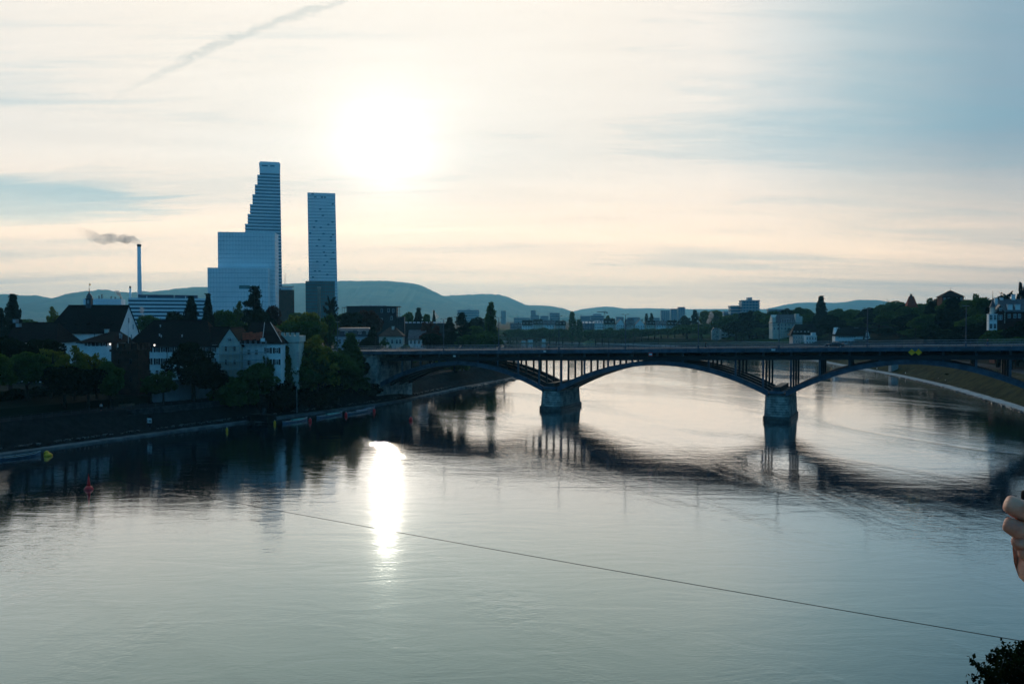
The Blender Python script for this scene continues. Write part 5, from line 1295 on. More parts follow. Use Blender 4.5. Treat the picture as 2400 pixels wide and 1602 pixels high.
T('round', 'dark', 1606, 950, 738, 26, 'dark tree right of the far high-rises')
T('conifer', 'dark', 1722, 830, 742, 56, 'dark spreading conifer above the white modern house', var=1)
# clipped planes along the right quay
for i in range(9):
    px = 1738 + i * 17.5
    T('round', 'green', px, 742 - i * 7, 766 + (i % 2), 44, ORD[i] + ' clipped plane tree from the left in the right quay row', 'plane trees along the right quay', name='plane_tree')
# right slope behind the houses
SL = [(1740, 850, 728, 50, 'green'), (1775, 850, 724, 50, 'green'), (1790, 800, 740, 60, 'dark'), (1815, 760, 727, 46, 'green'), (1850, 790, 722, 44, 'dark'), (1880, 780, 719, 50, 'green'), (1895, 720, 733, 56, 'green'),
      (1930, 720, 728, 56, 'green'), (1960, 700, 722, 50, 'green'), (1990, 690, 719, 52, 'green'), (2010, 660, 729, 60, 'green'), (2040, 650, 720, 56, 'dark'), (2070, 640, 711, 60, 'green'), (2060, 600, 735, 70, 'dark'), (2100, 620, 704, 56, 'green'),
      (2095, 570, 728, 80, 'green'), (2120, 590, 712, 46, 'dark'), (2165, 570, 706, 60, 'green'), (2150, 530, 735, 90, 'dark'), (2180, 520, 701, 56, 'airy'), (2205, 505, 692, 60, 'dark'), (2195, 470, 735, 100, 'green'), (2262, 500, 700, 50, 'green'),
      (2240, 450, 716, 90, 'dark'), (2285, 440, 692, 56, 'airy'), (2308, 430, 688, 60, 'green'), (2290, 410, 730, 90, 'green'), (2320, 395, 748, 80, 'dark'), (2270, 405, 762, 90, 'dark'), (2345, 420, 692, 50, 'dark'), (2340, 329, 770, 80, 'green'), (2235, 470, 694, 46, 'dark'), (2215, 478, 699, 44, 'green'), (2130, 545, 716, 60, 'green'), (1975, 640, 745, 70, 'dark'), (2020, 620, 742, 70, 'green'), (1905, 660, 752, 60, 'dark'), (2385, 326, 756, 80, 'dark'), (2420, 322, 745, 90, 'dark'), (2110, 540, 765, 100, 'dark'), (2170, 480, 768, 100, 'green'), (2225, 430, 772, 100, 'dark'), (2060, 575, 768, 60, 'dark'), (2370, 318, 788, 100, 'green'), (2300, 385, 785, 90, 'dark')]
WHERE = ['below the hilltop high-rise, left', 'below the hilltop high-rise, right', 'left of the scaffolded house', 'above the scaffolded house gable', 'behind the scaffolded house roof', 'left of the pointed redwood', 'behind the rose house roof', 'below the pointed redwood', 'right of the pointed redwood', 'above the half-timbered house, left', 'above the half-timbered house, middle', 'above the half-timbered house, right', 'on the ridge right of the half-timbered house', 'beside the half-timbered gable', 'on the ridge left of the red roof',
         'below the red roof, left', 'touching the left edge of the red roof', 'right of the red roof', 'below the red roof, right', 'on the ridge left of the pyramid roof', 'touching the left edge of the pyramid roof', 'below the pyramid roof', 'right of the pyramid roof', 'below and right of the pyramid roof', 'on the ridge behind the last lamp pole', 'on the ridge left of the villa turret', 'left of the villa below the ridge', 'beside the villa bay, left', 'low behind the last lamp pole', 'behind the villa turret', 'below the villa bay', 'just below the pyramid roof eaves, right', 'just below the pyramid roof eaves, left', 'just below the red roof eaves', 'behind the half-timbered roof, left', 'behind the half-timbered roof, right', 'between the rose house roof and the near-black round tree', 'in front of the villa', 'at the right edge in front of the villa', 'low above the yellow diamond marks', 'low right of the yellow diamond marks', 'low between the diamond marks and the last lamp pole', 'low beside the half-timbered gable', 'lowest at the right edge by the bridge railing', 'low under the villa by the bridge railing']
for (px, D, yt, w, tn), wh in zip(SL, WHERE):
    kind = 'airy' if tn == 'airy' else 'round'
    T(kind, 'green' if tn == 'airy' else tn, px, D, yt, w, f'{ {"green": "green", "dark": "dark", "airy": "feathery"}[tn]} slope tree {wh}', 'trees on the right slope')
for px, D, yt, w, tn, lab in ((1708, 775, 737, 48, 'green', 'green hillside tree just left of the banded apartment block'), (1728, 770, 728, 44, 'green', 'green hillside tree in front of the banded apartment block'), (1752, 765, 727, 50, 'dark', 'dark hillside tree at the foot of the high-rise, left'), (1778, 760, 726, 50, 'green', 'green hillside tree at the foot of the high-rise, right'), (1800, 735, 735, 46, 'green', 'green hillside tree left of the scaffolded house gable'), (1765, 735, 750, 70, 'dark', 'dark low hillside tree below the high-rise'), (1725, 745, 752, 60, 'dark', 'dark low hillside tree above the white modern house'), (1680, 800, 752, 50, 'green', 'green tree behind the stone gate tower'), (1645, 800, 762, 56, 'green', 'broad green tree left of the stone gate tower'), (1610, 820, 764, 60, 'green', 'broad green tree at the right end of the far meadow')):
    T('round', tn, px, D, yt, w, lab, 'trees on the right hillside', zbase=8.0)
T('conifer', 'needle', 1924, 700, 695, 30, 'pointed dark redwood on the right skyline', var=0)
T('round', 'dark', 1945, 600, 737, 46, 'round nearly black tree between the white house and half-timbered house', var=2)
T('bare', 'dark', 2077, 640, 700, 22, 'thin bare treetop on the right skyline')
T('spiky', 'needle', 2360, 430, 683, 40, 'spiky pine behind the turreted villa', var=1)
T('poplar', 'dark', 2390, 440, 664, 14, 'slim poplar at the right edge, left one', var=0)
T('poplar', 'dark', 2402, 440, 668, 16, 'slim poplar at the right edge, right one', var=2)
T('bush', 'dark', 2221, 348, 874, 12, 'small dark shrub on the right grass bank')
# tree below the terrace, bottom right corner
def near_tree():
    rng = np.random.default_rng(77); D = 24.0
    x, g = 15.6, 3.0
    o = thing('terrace_tree', 'leafy dark treetop reaching up in the bottom right corner', 'tree', (x, D, g))
    tips = [(2275, 1546), (2290, 1560), (2318, 1536), (2330, 1522), (2346, 1520), (2306, 1566), (2336, 1548), (2360, 1530), (2372, 1528), (2385, 1520), (2395, 1506), (2400, 1498), (2350, 1560), (2375, 1552), (2395, 1540), (2320, 1590), (2345, 1585), (2370, 1580), (2395, 1570), (2410, 1530), (2425, 1500), (2440, 1520), (2420, 1560), (2450, 1550), (2470, 1540), (2288, 1604), (2330, 1620), (2380, 1615), (2430, 1600), (2470, 1590)]
    mb = MB(); P = []
    top = Vector((0, 0, 12.2)); mb.tube([(0, 0, -1), (.2, 0, 6), (0, .1, 12.6)], [.32, .24, .1], 8)
    for px, py in tips:
        e = U(px, py, D + rng.uniform(-1.2, 1.2)) - Vector((x, D, g)); s = Vector((0, .1, min(12.2, e.z - .5 - .35 * Vector((e.x, e.y)).length)))
        m_ = s.lerp(e, .55) + Vector((0, 0, -.15)); mb.tube([s, m_, e], [.06, .035, .01], 5)
        for q in range(3):
            f = s.lerp(e, rng.uniform(.5, .95)) + Vector((0, 0, -.08)); g2 = f + Vector(rng.normal(size=3)) * .17 + Vector((0, 0, -.1)); mb.tube([f, g2], [.014, .006], 4); P.append(np.array(g2) + rng.normal(size=(26, 3)) * .10)
        t = rng.uniform(.45, 1.0, (60, 1)); ln = (1 - t) * np.array(m_) + t * np.array(e); P.append(ln + rng.normal(size=(60, 3)) * (.05 + .10 * (1.1 - t)))
    for i in range(34):
        c = np.array([rng.normal() * 1.2 + .4, rng.normal() * 1.5, rng.uniform(5.0, 10.2)]); P.append(c + rng.normal(size=(120, 3)) * .45)
    me = leaf_cards(np.concatenate(P), .10, rng, .2, 1.5); me.materials.append(LF['dark'])
    mb.build('trunk', MT['bark'], o, smooth=True); link('crown', me, None, o)
near_tree()
# ------------------------------------------------------------------ people
def skin_mesh(name, verts, edges, sub=2, root=0):
    """continuous tapered body grown from a skeleton: verts = (x, y, z, rx, ry)"""
    me = bpy.data.meshes.new(name); me.from_pydata([v[:3] for v in verts], edges, [])
    o = bpy.data.objects.new(name, me); C.objects.link(o)
    md = o.modifiers.new('skin', 'SKIN'); md.use_smooth_shade = True
    for i, v in enumerate(verts):
        sv = me.skin_vertices[0].data[i]; sv.radius = (v[3], v[4] if len(v) > 4 else v[3]); sv.use_root = i == root
    ms = o.modifiers.new('sub', 'SUBSURF'); ms.levels = ms.render_levels = sub
    dg = bpy.context.evaluated_depsgraph_get(); m2 = bpy.data.meshes.new_from_object(o.evaluated_get(dg)); m2.name = name
    bpy.data.objects.remove(o); bpy.data.meshes.remove(me)
    m2.polygons.foreach_set('use_smooth', [True] * len(m2.polygons)); return m2
def skinmat():
    m, t, out = newmat('skin'); co = t.node('ShaderNodeTexCoord').outputs['Object']
    n = t.noise(co, 55, 4, .6); cc = t.mix(t.smooth(n, .3, .7), (.66, .22, .13, 1), (.82, .36, .22, 1))
    p = principled(t, out, cc, .5); p.inputs['Subsurface Weight'].default_value = .15; p.inputs['Subsurface Radius'].default_value = (.01, .004, .002)
    b = t.node('ShaderNodeBump'); b.inputs['Strength'].default_value = .35; b.inputs['Distance'].default_value = .003
    t.put(b.inputs['Height'], t.noise(t.mapping(co, scale=(1, 1, 2.5)), 120, 4, .65)); t.l.new(b.outputs[0], p.inputs['Normal']); return m
MT['skin'] = skinmat(); MT['hair'] = M('dark_hair', (.03, .02, .015), .6, .3, 20)
SK = ['pelvis', 'belly', 'chest', 'neck', 'head', 'crown', 'lsh', 'lel', 'lwr', 'lha', 'rsh', 'rel', 'rwr', 'rha', 'lhi', 'lkn', 'lan', 'lto', 'rhi', 'rkn', 'ran', 'rto']
SE = [(0, 1), (1, 2), (2, 3), (3, 4), (4, 5), (2, 6), (6, 7), (7, 8), (8, 9), (2, 10), (10, 11), (11, 12), (12, 13), (0, 14), (14, 15), (15, 16), (16, 17), (0, 18), (18, 19), (19, 20), (20, 21)]
STAND = dict(pelvis=(0, 0, .95, .15, .11), belly=(0, 0, 1.12, .14, .1), chest=(0, 0, 1.33, .16, .11), neck=(0, 0, 1.49, .055), head=(0, -.01, 1.60, .078, .09), crown=(0, 0, 1.70, .075, .085),
             lsh=(-.19, 0, 1.41, .065), lel=(-.24, .03, 1.13, .045), lwr=(-.25, -.06, .89, .032), lha=(-.245, -.09, .80, .03), rsh=(.19, 0, 1.41, .065), rel=(.24, .03, 1.13, .045), rwr=(.25, -.06, .89, .032), rha=(.245, -.09, .80, .03),
             lhi=(-.1, 0, .88, .095), lkn=(-.105, -.02, .49, .065), lan=(-.105, .02, .09, .045), lto=(-.11, -.15, .045, .042), rhi=(.1, 0, .88, .095), rkn=(.105, -.02, .49, .065), ran=(.105, .02, .09, .045), rto=(.11, -.15, .045, .042))
def person(label, loc, rz, pose, top, legs, sub=1, group=None, parent_thing=None):
    P = dict(STAND); P.update(pose)
    o = thing('person', label, 'person', loc, rz, group)
    link('body', skin_mesh('body', [P[k] for k in SK], SE, sub), MT['skin'], o)
    def grow(keys, f, name, mat, cut={}):
        idx = {k: i for i, k in enumerate(keys)}
        vs = []
        for k in keys:
            v = list(cut.get(k, P[k])); v = v + [v[3]] * (5 - len(v)); v[3] *= f; v[4] *= f; vs.append(v)
        ed = [(idx[SK[a]], idx[SK[b]]) for a, b in SE if SK[a] in idx and SK[b] in idx]
        link(name, skin_mesh(name, vs, ed, sub), mat, o)
    nk = list(P['neck']); nk[2] -= .03; nk[3] = .06
    grow(['pelvis', 'belly', 'chest', 'lsh', 'lel', 'lwr', 'rsh', 'rel', 'rwr'], 1.14, 'jacket', top)
    grow(['pelvis', 'lhi', 'lkn', 'lan', 'rhi', 'rkn', 'ran'], 1.15, 'trousers', legs)
    h, c = Vector(P['head'][:3]), Vector(P['crown'][:3]); 
    MB().lathe([(.03, .085), (.075, .06), (.095, .0), (.092, -.05), (.06, -.055)], 10, tuple(c + Vector((0, .012, -.01)))).build('hair', MT['hair'], o, smooth=True)
    MB().tube([h + Vector((0, -.085, .02)), h + Vector((0, -.115, -.01)), h + Vector((0, -.09, -.025))], [.012, .017, .012], 6).build('nose', MT['skin'], o, smooth=True)
    return o
WALK = dict(lkn=(-.1, -.14, .50, .065), lan=(-.1, -.16, .12, .045), lto=(-.1, -.33, .07, .042), rkn=(.1, .08, .48, .065), ran=(.1, .32, .14, .045), rto=(.1, .20, .05, .042), lwr=(-.25, .12, .92, .032), lha=(-.25, .15, .83, .03), rwr=(.25, -.2, .92, .032), rha=(.25, -.25, .84, .03))
DK = M('dark_cloth', (.02, .022, .028), .9, .3, 8); BL = M('blue_cloth', (.05, .09, .16), .9, .2, 8); PL = M('pale_cloth', (.5, .52, .55), .9, .1, 8)
for px, v, lab, a, b, rz in ((1654, -10.2, 'person in dark clothes walking on the bridge left of the right pier', DK, DK, math.pi / 2), (2315, -10.2, 'person in dark clothes walking on the bridge near the right edge', DK, BL, -math.pi / 2)):
    s = on_deck(px, v); q = B(s, v, zdeck(s) + .06); person(lab, tuple(q), BYAW + rz, WALK, a, b)
for px, py, lab, rz, tp in ((237, 962, 'person in a pale top standing on the promenade under the trees', .6, PL), (679, 925, 'person in blue walking on the promenade right of the thin pole', 1.2, BL)):
    q = G(px, py, 5.53); person(lab, (q.x, q.y, 5.53), rz, WALK, tp, DK)
# cyclist on the bridge
s = on_deck(1287, -7.4); q = B(s, -7.4, zdeck(s) + .06)
RIDE = dict(pelvis=(0, .18, 1.02, .14, .11), belly=(0, .06, 1.16, .13, .1), chest=(0, -.14, 1.33, .15, .11), neck=(0, -.24, 1.46, .055), head=(0, -.32, 1.55, .078, .09), crown=(0, -.33, 1.65, .075, .085),
            lsh=(-.18, -.17, 1.38, .06), lel=(-.22, -.34, 1.16, .042), lwr=(-.22, -.53, 1.05, .032), lha=(-.21, -.6, 1.04, .032), rsh=(.18, -.17, 1.38, .06), rel=(.22, -.34, 1.16, .042), rwr=(.22, -.53, 1.05, .032), rha=(.21, -.6, 1.04, .032),
            lhi=(-.1, .13, .98, .09), lkn=(-.11, -.28, .82, .065), lan=(-.11, -.12, .42, .045), lto=(-.11, -.26, .38, .042), rhi=(.1, .13, .98, .09), rkn=(.11, -.18, .62, .065), ran=(.11, .02, .24, .045), rto=(.11, -.12, .2, .042))
person('cyclist in dark clothes riding over the bridge above the left pier', tuple(q), BYAW - math.pi / 2, RIDE, DK, DK)
o = thing('bicycle', 'black bicycle ridden over the bridge above the left pier', 'bicycle', tuple(q), BYAW - math.pi / 2)
for y in (-.52, .52):
    wh = MB().tube([(0, y + .34 * math.cos(t * math.pi / 10), .35 + .34 * math.sin(t * math.pi / 10)) for t in range(21)], .022, 5, False).build('wheel', MT['rubber'], o)
    sp = MB()
    for t in range(6): sp.beam((0, y, .35), (0, y + .33 * math.cos(t * 1.047), .35 + .33 * math.sin(t * 1.047)), .008, .008)
    sp.build('spokes', MT['galv'], wh)
fr = MB()
for a, b in (((0, .52, .35), (0, .05, .32)), ((0, .05, .32), (0, .2, .88)), ((0, .2, .80), (0, .52, .35)), ((0, .05, .32), (0, -.38, .78)), ((0, .17, .78), (0, -.38, .84)), ((0, -.36, .95), (0, -.52, .35))): fr.tube([a, b], .02, 5)
fr.build('frame', MT['dark'], o); MB().box(-.07, .07, .08, .34, .88, .93).build('saddle', MT['rubber'], o); MB().tube([(-.24, -.58, 1.02), (0, -.4, 1.0), (.24, -.58, 1.02)], .014, 5).build('handlebar', MT['galv'], o)
# car
def car(label, loc, rz):
    o = thing('car', label, 'car', loc, rz)       # nose towards -x
    prof = [(-2.2, .35), (-2.25, .62), (-2.1, .78), (-1.0, .93), (-.25, 1.38), (.75, 1.42), (1.55, 1.08), (2.15, 1.0), (2.25, .6), (2.2, .35)]
    rings = []
    for y, f, hsc in ((-.86, .96, .97), (-.9, 1, .8), (.9, 1, .8), (.86, .96, .97)):
        pass
    body = [(-2.2, .32), (-2.26, .6), (-2.05, .78), (-1.0, .92), (1.5, .98), (2.18, .96), (2.26, .6), (2.2, .32)]
    MB().prism(body, 'y', -.88, .88).build('body', MT['carbody'], o)
    cab = lambda w, k: [(-1.05 * k, -w, .921), (1.62 * k, -w, .97)]
    MB().add([(-1.05, -.8, .93), (1.6, -.8, .97), (1.6, .8, .97), (-1.05, .8, .93), (-.2, -.62, 1.40), (.8, -.62, 1.42), (.8, .62, 1.42), (-.2, .62, 1.40)], [(0, 3, 2, 1), (4, 5, 6, 7), (0, 1, 5, 4), (1, 2, 6, 5), (2, 3, 7, 6), (3, 0, 4, 7)]).build('cabin', MT['glass'], o)
    MB().box(-.22, .82, -.64, .64, 1.402, 1.45).build('roof_panel', MT['carbody'], o)
    for sy in (-1, 1):
        for a, b in (((-1.07, .8 * sy, .93), (-.2, .64 * sy, 1.42)), ((.8, .64 * sy, 1.43), (1.64, .8 * sy, .98)), ((.3, .8 * sy, .95), (.3, .64 * sy, 1.42))): MB().beam(a, b, .07, .07).build('pillar', MT['carbody'], o)
        for x in (-1.35, 1.4):
            w = MB().tube([(x, sy * .74, .33), (x, sy * .93, .33)], .33, 16).build('wheel', MT['rubber'], o); MB().tube([(x, sy * .93, .33), (x, sy * .945, .33)], .2, 12).build('rim', MT['galv'], w)
        MB().box(-2.28, -2.1, sy * .72 - .16, sy * .72 + .16, .58, .74).build('headlight', MT['white'], o)
        MB().box(2.12, 2.28, sy * .72 - .14, sy * .72 + .14, .62, .8).build('tail_light', MT['red'], o)
        MB().box(-.95, -.78, sy * .9, sy * 1.03, .94, 1.06).build('mirror', MT['carbody'], o)
    MB().box(-2.32, -2.2, -.85, .85, .3, .48).build('bumper', MT['dark'], o)
s = on_deck(1957, -4.8); q = B(s, -4.8, zdeck(s) - .05); car('dark sedan driving on the bridge right of the right pier', tuple(q), BYAW)

# ------------------------------------------------------------------ river things
def buoy_ball(px, py, col, label, r=.42):
    q = G(px, py + 4, 0); o = thing('mooring_buoy', label, 'buoy', (q.x, q.y, 0), group='round mooring buoys')
    MB().lathe([(.02, -.25), (r * .7, -.2), (r, .15), (r * .96, .45), (r * .6, .82), (r * .15, .95)], 14).build('float', MT[col], o, smooth=True)
    MB().lathe([(.06, .93), (.1, 1.0), (.1, 1.08), (.05, 1.12)], 8).build('ring', MT['galv'], o)
buoy_ball(727, 984, 'red', 'red ball buoy right of the first teal covered boat'); buoy_ball(811, 970, 'red', 'red ball buoy between the two moored boats')
buoy_ball(877, 961, 'red', 'red ball buoy at the bow of the far blue boat'); buoy_ball(963, 981, 'red', 'pinkish red ball buoy out in the current left of the bridge', .5)
buoy_ball(532, 1007, 'yellow', 'small yellow ball buoy, left one near the stone ledge', .28); buoy_ball(644, 990, 'yellow', 'small yellow ball buoy just left of the teal boat', .32)
q = G(113, 1068, 0); o = thing('marker_buoy', 'lumpy yellow buoy beside the boat at left edge', 'buoy', (q.x, q.y, 0))
MB().lathe([(.1, -.2), (.75, -.1), (.8, .25), (.35, .6)], 12).build('float', MT['yellow'], o, smooth=True); MB().lathe([(.1, .3), (.5, .4), (.42, .8), (.1, 1.0)], 12, (-.35, .1, 0)).build('top_float', MT['yellow'], o, smooth=True)
q = G(208, 1146, 0); o = thing('spar_buoy', 'red cone-topped channel buoy in the dark water at left', 'buoy', (q.x, q.y, 0))
MB().lathe([(.2, -.5), (.62, -.2), (.68, .12), (.5, .38), (.28, .55)], 16).build('float', MT['red'], o, smooth=True)
MB().lathe([(.27, .5), (.22, 1.0), (.15, 1.6), (.05, 2.0)], 12).build('tower', MT['red'], o, smooth=True); MB().lathe([(.03, 1.98), (.03, 2.35)], 6).build('spike', MT['red'], o)
def boat(px0, py0, px1, py1, label, tarp, hull='boatblue', beam=1.5):
    a, b = G(px0, py0 + 3, 0), G(px1, py1 + 3, 0); d = b - a; Lh = d.length
    o = thing('rowing_boat', label, 'boat', (a.x, a.y, 0), math.atan2(d.y, d.x), 'boats moored along the left ledge')
    rg, ri = [], []
    for t, w, sh in ((0, .08, .55), (.12, .55, .38), (.35, .95, .3), (.6, 1, .3), (.85, .7, .42), (1, .1, .72)):
        x = t * Lh; hw = w * beam / 2; top = sh + .08
        rg.append([(x, -hw, top), (x, -hw * .7, -.15), (x, hw * .7, -.15), (x, hw, top)])
        ri.append([(x * .97 + .1, -hw * .88, top - .02), (x * .97 + .1, -hw * .55, .08), (x * .97 + .1, hw * .55, .08), (x * .97 + .1, hw * .88, top - .02)])
    mb = MB()
    for i in range(5):
        n = 4
    vs = [p for r in rg for p in r]; fs = [(i * 4 + j, i * 4 + j + 1, (i + 1) * 4 + j + 1, (i + 1) * 4 + j) for i in range(5) for j in range(3)] + [(0, 1, 2, 3), (20, 23, 22, 21)]
    mb.add(vs, fs); mb.build('hull', MT[hull], o)
    vs = [p for r in ri for p in r]; MB().add(vs, [(i * 4 + j, i * 4 + j + 1, (i + 1) * 4 + j + 1, (i + 1) * 4 + j) for i in range(5) for j in range(3)]).build('inner_hull', MT['wood'], o)
    for s_ in (-1, 1): MB().tube([Vector(r[0 if s_ < 0 else 3]) + Vector((0, 0, .02)) for r in rg], .05, 5).build('gunwale', MT['galv'], o)
    for t in (.3, .55, .78): MB().box(t * Lh - .14, t * Lh + .14, -beam * .44, beam * .44, .38, .43).build('thwart', MT['wood'], o)
    if tarp: MB().loft([[(t * Lh, -beam * .46 * w, .5), (t * Lh, -beam * .2 * w, .66 + .1 * w), (t * Lh, beam * .2 * w, .66 + .1 * w), (t * Lh, beam * .46 * w, .5)] for t, w in ((.38, .9), (.5, 1), (.68, .98), (.84, .7))]).build('tarpaulin', MT[tarp], o)
boat(-30, 1078, 95, 1063, 'long blue-grey boat moored at the left picture edge', None, 'boatblue', 2.0)
boat(662, 990, 720, 981, 'low teal covered boat moored nearest the yellow ball buoy', 'boatgreen', 'boatblue', 1.3)
boat(742, 977, 802, 967, 'teal covered boat moored in the middle of the row', 'boatgreen')
boat(810, 969, 868, 959, 'pale blue-grey boat moored farthest right in the row', 'boatblue')
boat(842, 962, 878, 955, 'small pale boat moored behind the farthest buoy', 'boatblue', 'boatblue', 1.2)
# kilometre board 166
q = G(352, 990, 2.6); o = thing('kilometre_board', 'white board with black number 166 on the stone slope', 'sign', (q.x, q.y - .4, 2.3), R(-20))
MB().box(-.62, .62, -.04, .04, .3, 1.35).build('board', MT['white'], o)
for sx in (-.4, .4): MB().box(sx - .04, sx + .04, .04, .12, -.6, 1.3).build('post', MT['dark'], o)
tc = bpy.data.curves.new('number', 'FONT'); tc.body = '166'; tc.size = .85; tc.align_x = 'CENTER'; tc.extrude = .01; tc.offset = .015
to = bpy.data.objects.new('number', tc); C.objects.link(to); bpy.context.view_layer.update()
tm = bpy.data.meshes.new_from_object(to); bpy.data.objects.remove(to)
n_ = link('number', tm, MT['rubber'], o, (0, -.06, .52)); n_.rotation_euler = (math.pi / 2, 0, 0)
# thin riverside pole with pennant, landing, rail along the promenade
q = G(696, 955, 3.0); o = thing('flag_pole', 'thin tall pole with small pennant on the stone embankment', 'pole', (q.x, q.y, 2.2))
MB().tube([(0, 0, -.5), (0, 0, 11.6)], [.06, .03], 6).build('pole', MT['galv'], o); MB().prism([(.03, 10.6), (.03, 11.5), (.55, 10.9)], 'y', -.01, .01).build('pennant', MT['white'], o)
q = G(617, 962, 3.2); o = thing('stone_landing', 'small paved stone landing with a short pillar on the embankment', 'landing', (q.x, q.y, 2.6), R(-30))
MB().box(-3.0, 3.0, -1.5, 1.5, -1.9, -.25).build('platform', MT['riprap'], o); MB().box(-.1, .6, -.3, .4, -.248, 1.2).build('pillar', MT['wallstone'], o)
for i in range(4): MB().box(-3.3 - i * .5, -3.01 - i * .5, -1.3, 1.3, -1.9, -.45 - i * .22).build('step', MT['riprap'], o)
def railing(line, z, label, name, every=1, h=1.0):
    p0 = Vector((line[0].x, line[0].y, z)); o = thing(name, label, 'railing', tuple(p0))
    pm = MB().box(-.04, .04, -.04, .04, 0, h).mesh('post'); pm.materials.append(MT['dark'])
    for p in line: link('post', pm, None, o, (p.x - p0.x, p.y - p0.y, 0))
    for hh in (h, h * .55): MB().tube([(p.x - p0.x, p.y - p0.y, hh) for p in line], .03, 5).build('rail', MT['dark'], o)
def even(line, st):
    out, acc = [line[0]], 0
    for a, b in zip(line, line[1:]):
        n = int((b - a).length / st) + 1
        out += [a.lerp(b, (k + 1) / n) for k in range(n)]
    return out
railing(even(offset_line(zone(LBs, 140, 330), 1, 8.5), 2.5), 5.5, 'thin dark railing along the left promenade edge', 'promenade_railing')
railing(even(offset_line(zone(RBs, 205, 470), -1, 13.2), 2.6), 6.1, 'dark post railing along the top of the right grass bank', 'bank_railing')
for px, py, lab in ((215, 947, 'leftmost'), (297, 951, 'second'), (370, 937, 'third'), (440, 929, 'rightmost')):
    q = G(px, py, 5.55); o = thing('planter', f'dark low planter box on the promenade, {lab} of four', 'planter', (q.x, q.y, 5.55), R(60), 'planter boxes on the promenade')
    MB().box(-1.8, 1.8, -.5, .5, 0, .55).build('trough', MT['wood'], o)
    rg_ = np.random.default_rng(int(px)); me = leaf_cards(np.concatenate([clump((x, 0, .75), .5, 60, rg_) for x in (-1.3, -.4, .5, 1.3)]), .2, rg_); link('plants', me, LF['dark'], o)
q = G(202, 958, 5.55); o = thing('park_bench', 'pale slatted bench on the promenade left of the corner tower', 'bench', (q.x, q.y, 5.55), R(-25))
for i in range(4): MB().box(-1.0, 1.0, -.25 + i * .12, -.16 + i * .12, .43, .47).build('seat_slat', MT['galv'], o)
for i in range(4): MB().box(-1.0, 1.0, .26, .30, .55 + i * .13, .64 + i * .13).build('back_slat', MT['galv'], o)
for sx in (-.8, .8): MB().box(sx - .04, sx + .04, -.22, .3, 0, .43).build('leg', MT['dark'], o)
# ferry cable over the river
a, b = U(347, 1139, 92), U(2400, 1502, 40); d = b - a
o = thing('ferry_cable', 'thin dark ferry cable stretched low across the near river', 'cable'); pts = []
for i in range(41):
    t = -1.05 + 2.35 * i / 40; p = a + d * t; p.z += .55 * ((t - .5) ** 2 - .25); pts.append(p)
MB().tube(pts, .021, 5).build('cable', MT['rubber'], o)
# far river: bathing pontoon, heap, gravel bar stones
D = 925; o = frame(1252, D, 0, 'bathing_pontoon', 'dark bathing pontoon with pale cabins moored at the far bank', 'pontoon'); k = o['k']
MB().box(-32 * k, 34 * k, 0, 8, -.3, .8).build('deck', MT['wood'], o)
for a_, b_, z_ in ((-15, -3, 4.0), (18, 27, 4.6), (-30, -20, 3.0)): MB().box(a_ * k, b_ * k, 2, 6, .801, z_).build('cabin', MT['plaster'], o); MB().box((a_ - 1) * k, (b_ + 1) * k, 1.5, 6.5, z_ + .001, z_ + .25).build('cabin_roof', MT['slate'], o)
for i in range(12): MB().box((-31 + i * 5.7) * k - .1, (-31 + i * 5.7) * k + .1, .2, .4, -2, 2.6).build('pile', MT['wood'], o)
MB().box(-32 * k, 34 * k, .25, .35, 2.2, 2.35).build('hand_rail', MT['wood'], o)
q = G(1383, 803.5, .4); o = thing('sand_heap', 'sandy yellow heap lying at the far water edge', 'heap', (q.x, q.y, .2)); rg_ = np.random.default_rng(4)
vs, fs = [], []
for i in range(9):
    for j in range(17):
        r = i / 8; t = 6.283 * j / 16; hh = 4.2 * (1 - r) ** 1.2 * (1 + .3 * math.sin(t * 2 + 1)) + rg_.normal() * .12
        vs.append((r * 9 * math.cos(t) + (1.5 if i < 4 else 0), r * 4 * math.sin(t), hh))
for i in range(8):
    for j in range(16): fs.append((i * 17 + j, i * 17 + j + 1, (i + 1) * 17 + j + 1, (i + 1) * 17 + j))
MB().add(vs, fs).build('mound', M('sand', (.42, .33, .16), .95, .25, .6, .5, 3), o)
def stones(line, side, o0, o1, n, seed, smin, smax, name, zlo):
    rg2 = random.Random(seed); mb = MB()
    for i in range(n):
        k_ = rg2.randrange(len(line) - 1); p = line[k_].lerp(line[k_ + 1], rg2.random()); d = (line[k_ + 1] - line[k_]).normalized(); f = rg2.uniform(o0, o1)
        c = p + Vector((-d.y, d.x)) * side * f; s_ = rg2.uniform(smin, smax); z0 = zlo + max(0, f) * .05
        q8 = [(c.x + a_ * s_ * rg2.uniform(.6, 1.1), c.y + b_ * s_ * rg2.uniform(.6, 1.1), z0 + c_ * s_ * rg2.uniform(.4, .7)) for c_ in (-.6, 1) for a_, b_ in ((-1, -1), (1, -1), (1, 1), (-1, 1))]
        mb.add(q8, [(0, 3, 2, 1), (4, 5, 6, 7), (0, 1, 5, 4), (1, 2, 6, 5), (2, 3, 7, 6), (3, 0, 4, 7)])
    o = mb.build(name, MT['wetstone']); tag(o, kind='stuff')
stones(zone(LBs, 320, 420), 1, -3.2, 1.2, 420, 8, .2, .75, 'bank_rocks', .05)
stones(zone(RBs, 190, 420), -1, -1.0, .6, 500, 9, .12, .4, 'bank_rocks', .02)
stones(zone(LBs, 100, 320), 1, 2.2, 7.4, 1500, 10, .15, .42, 'embankment_stones', .9)
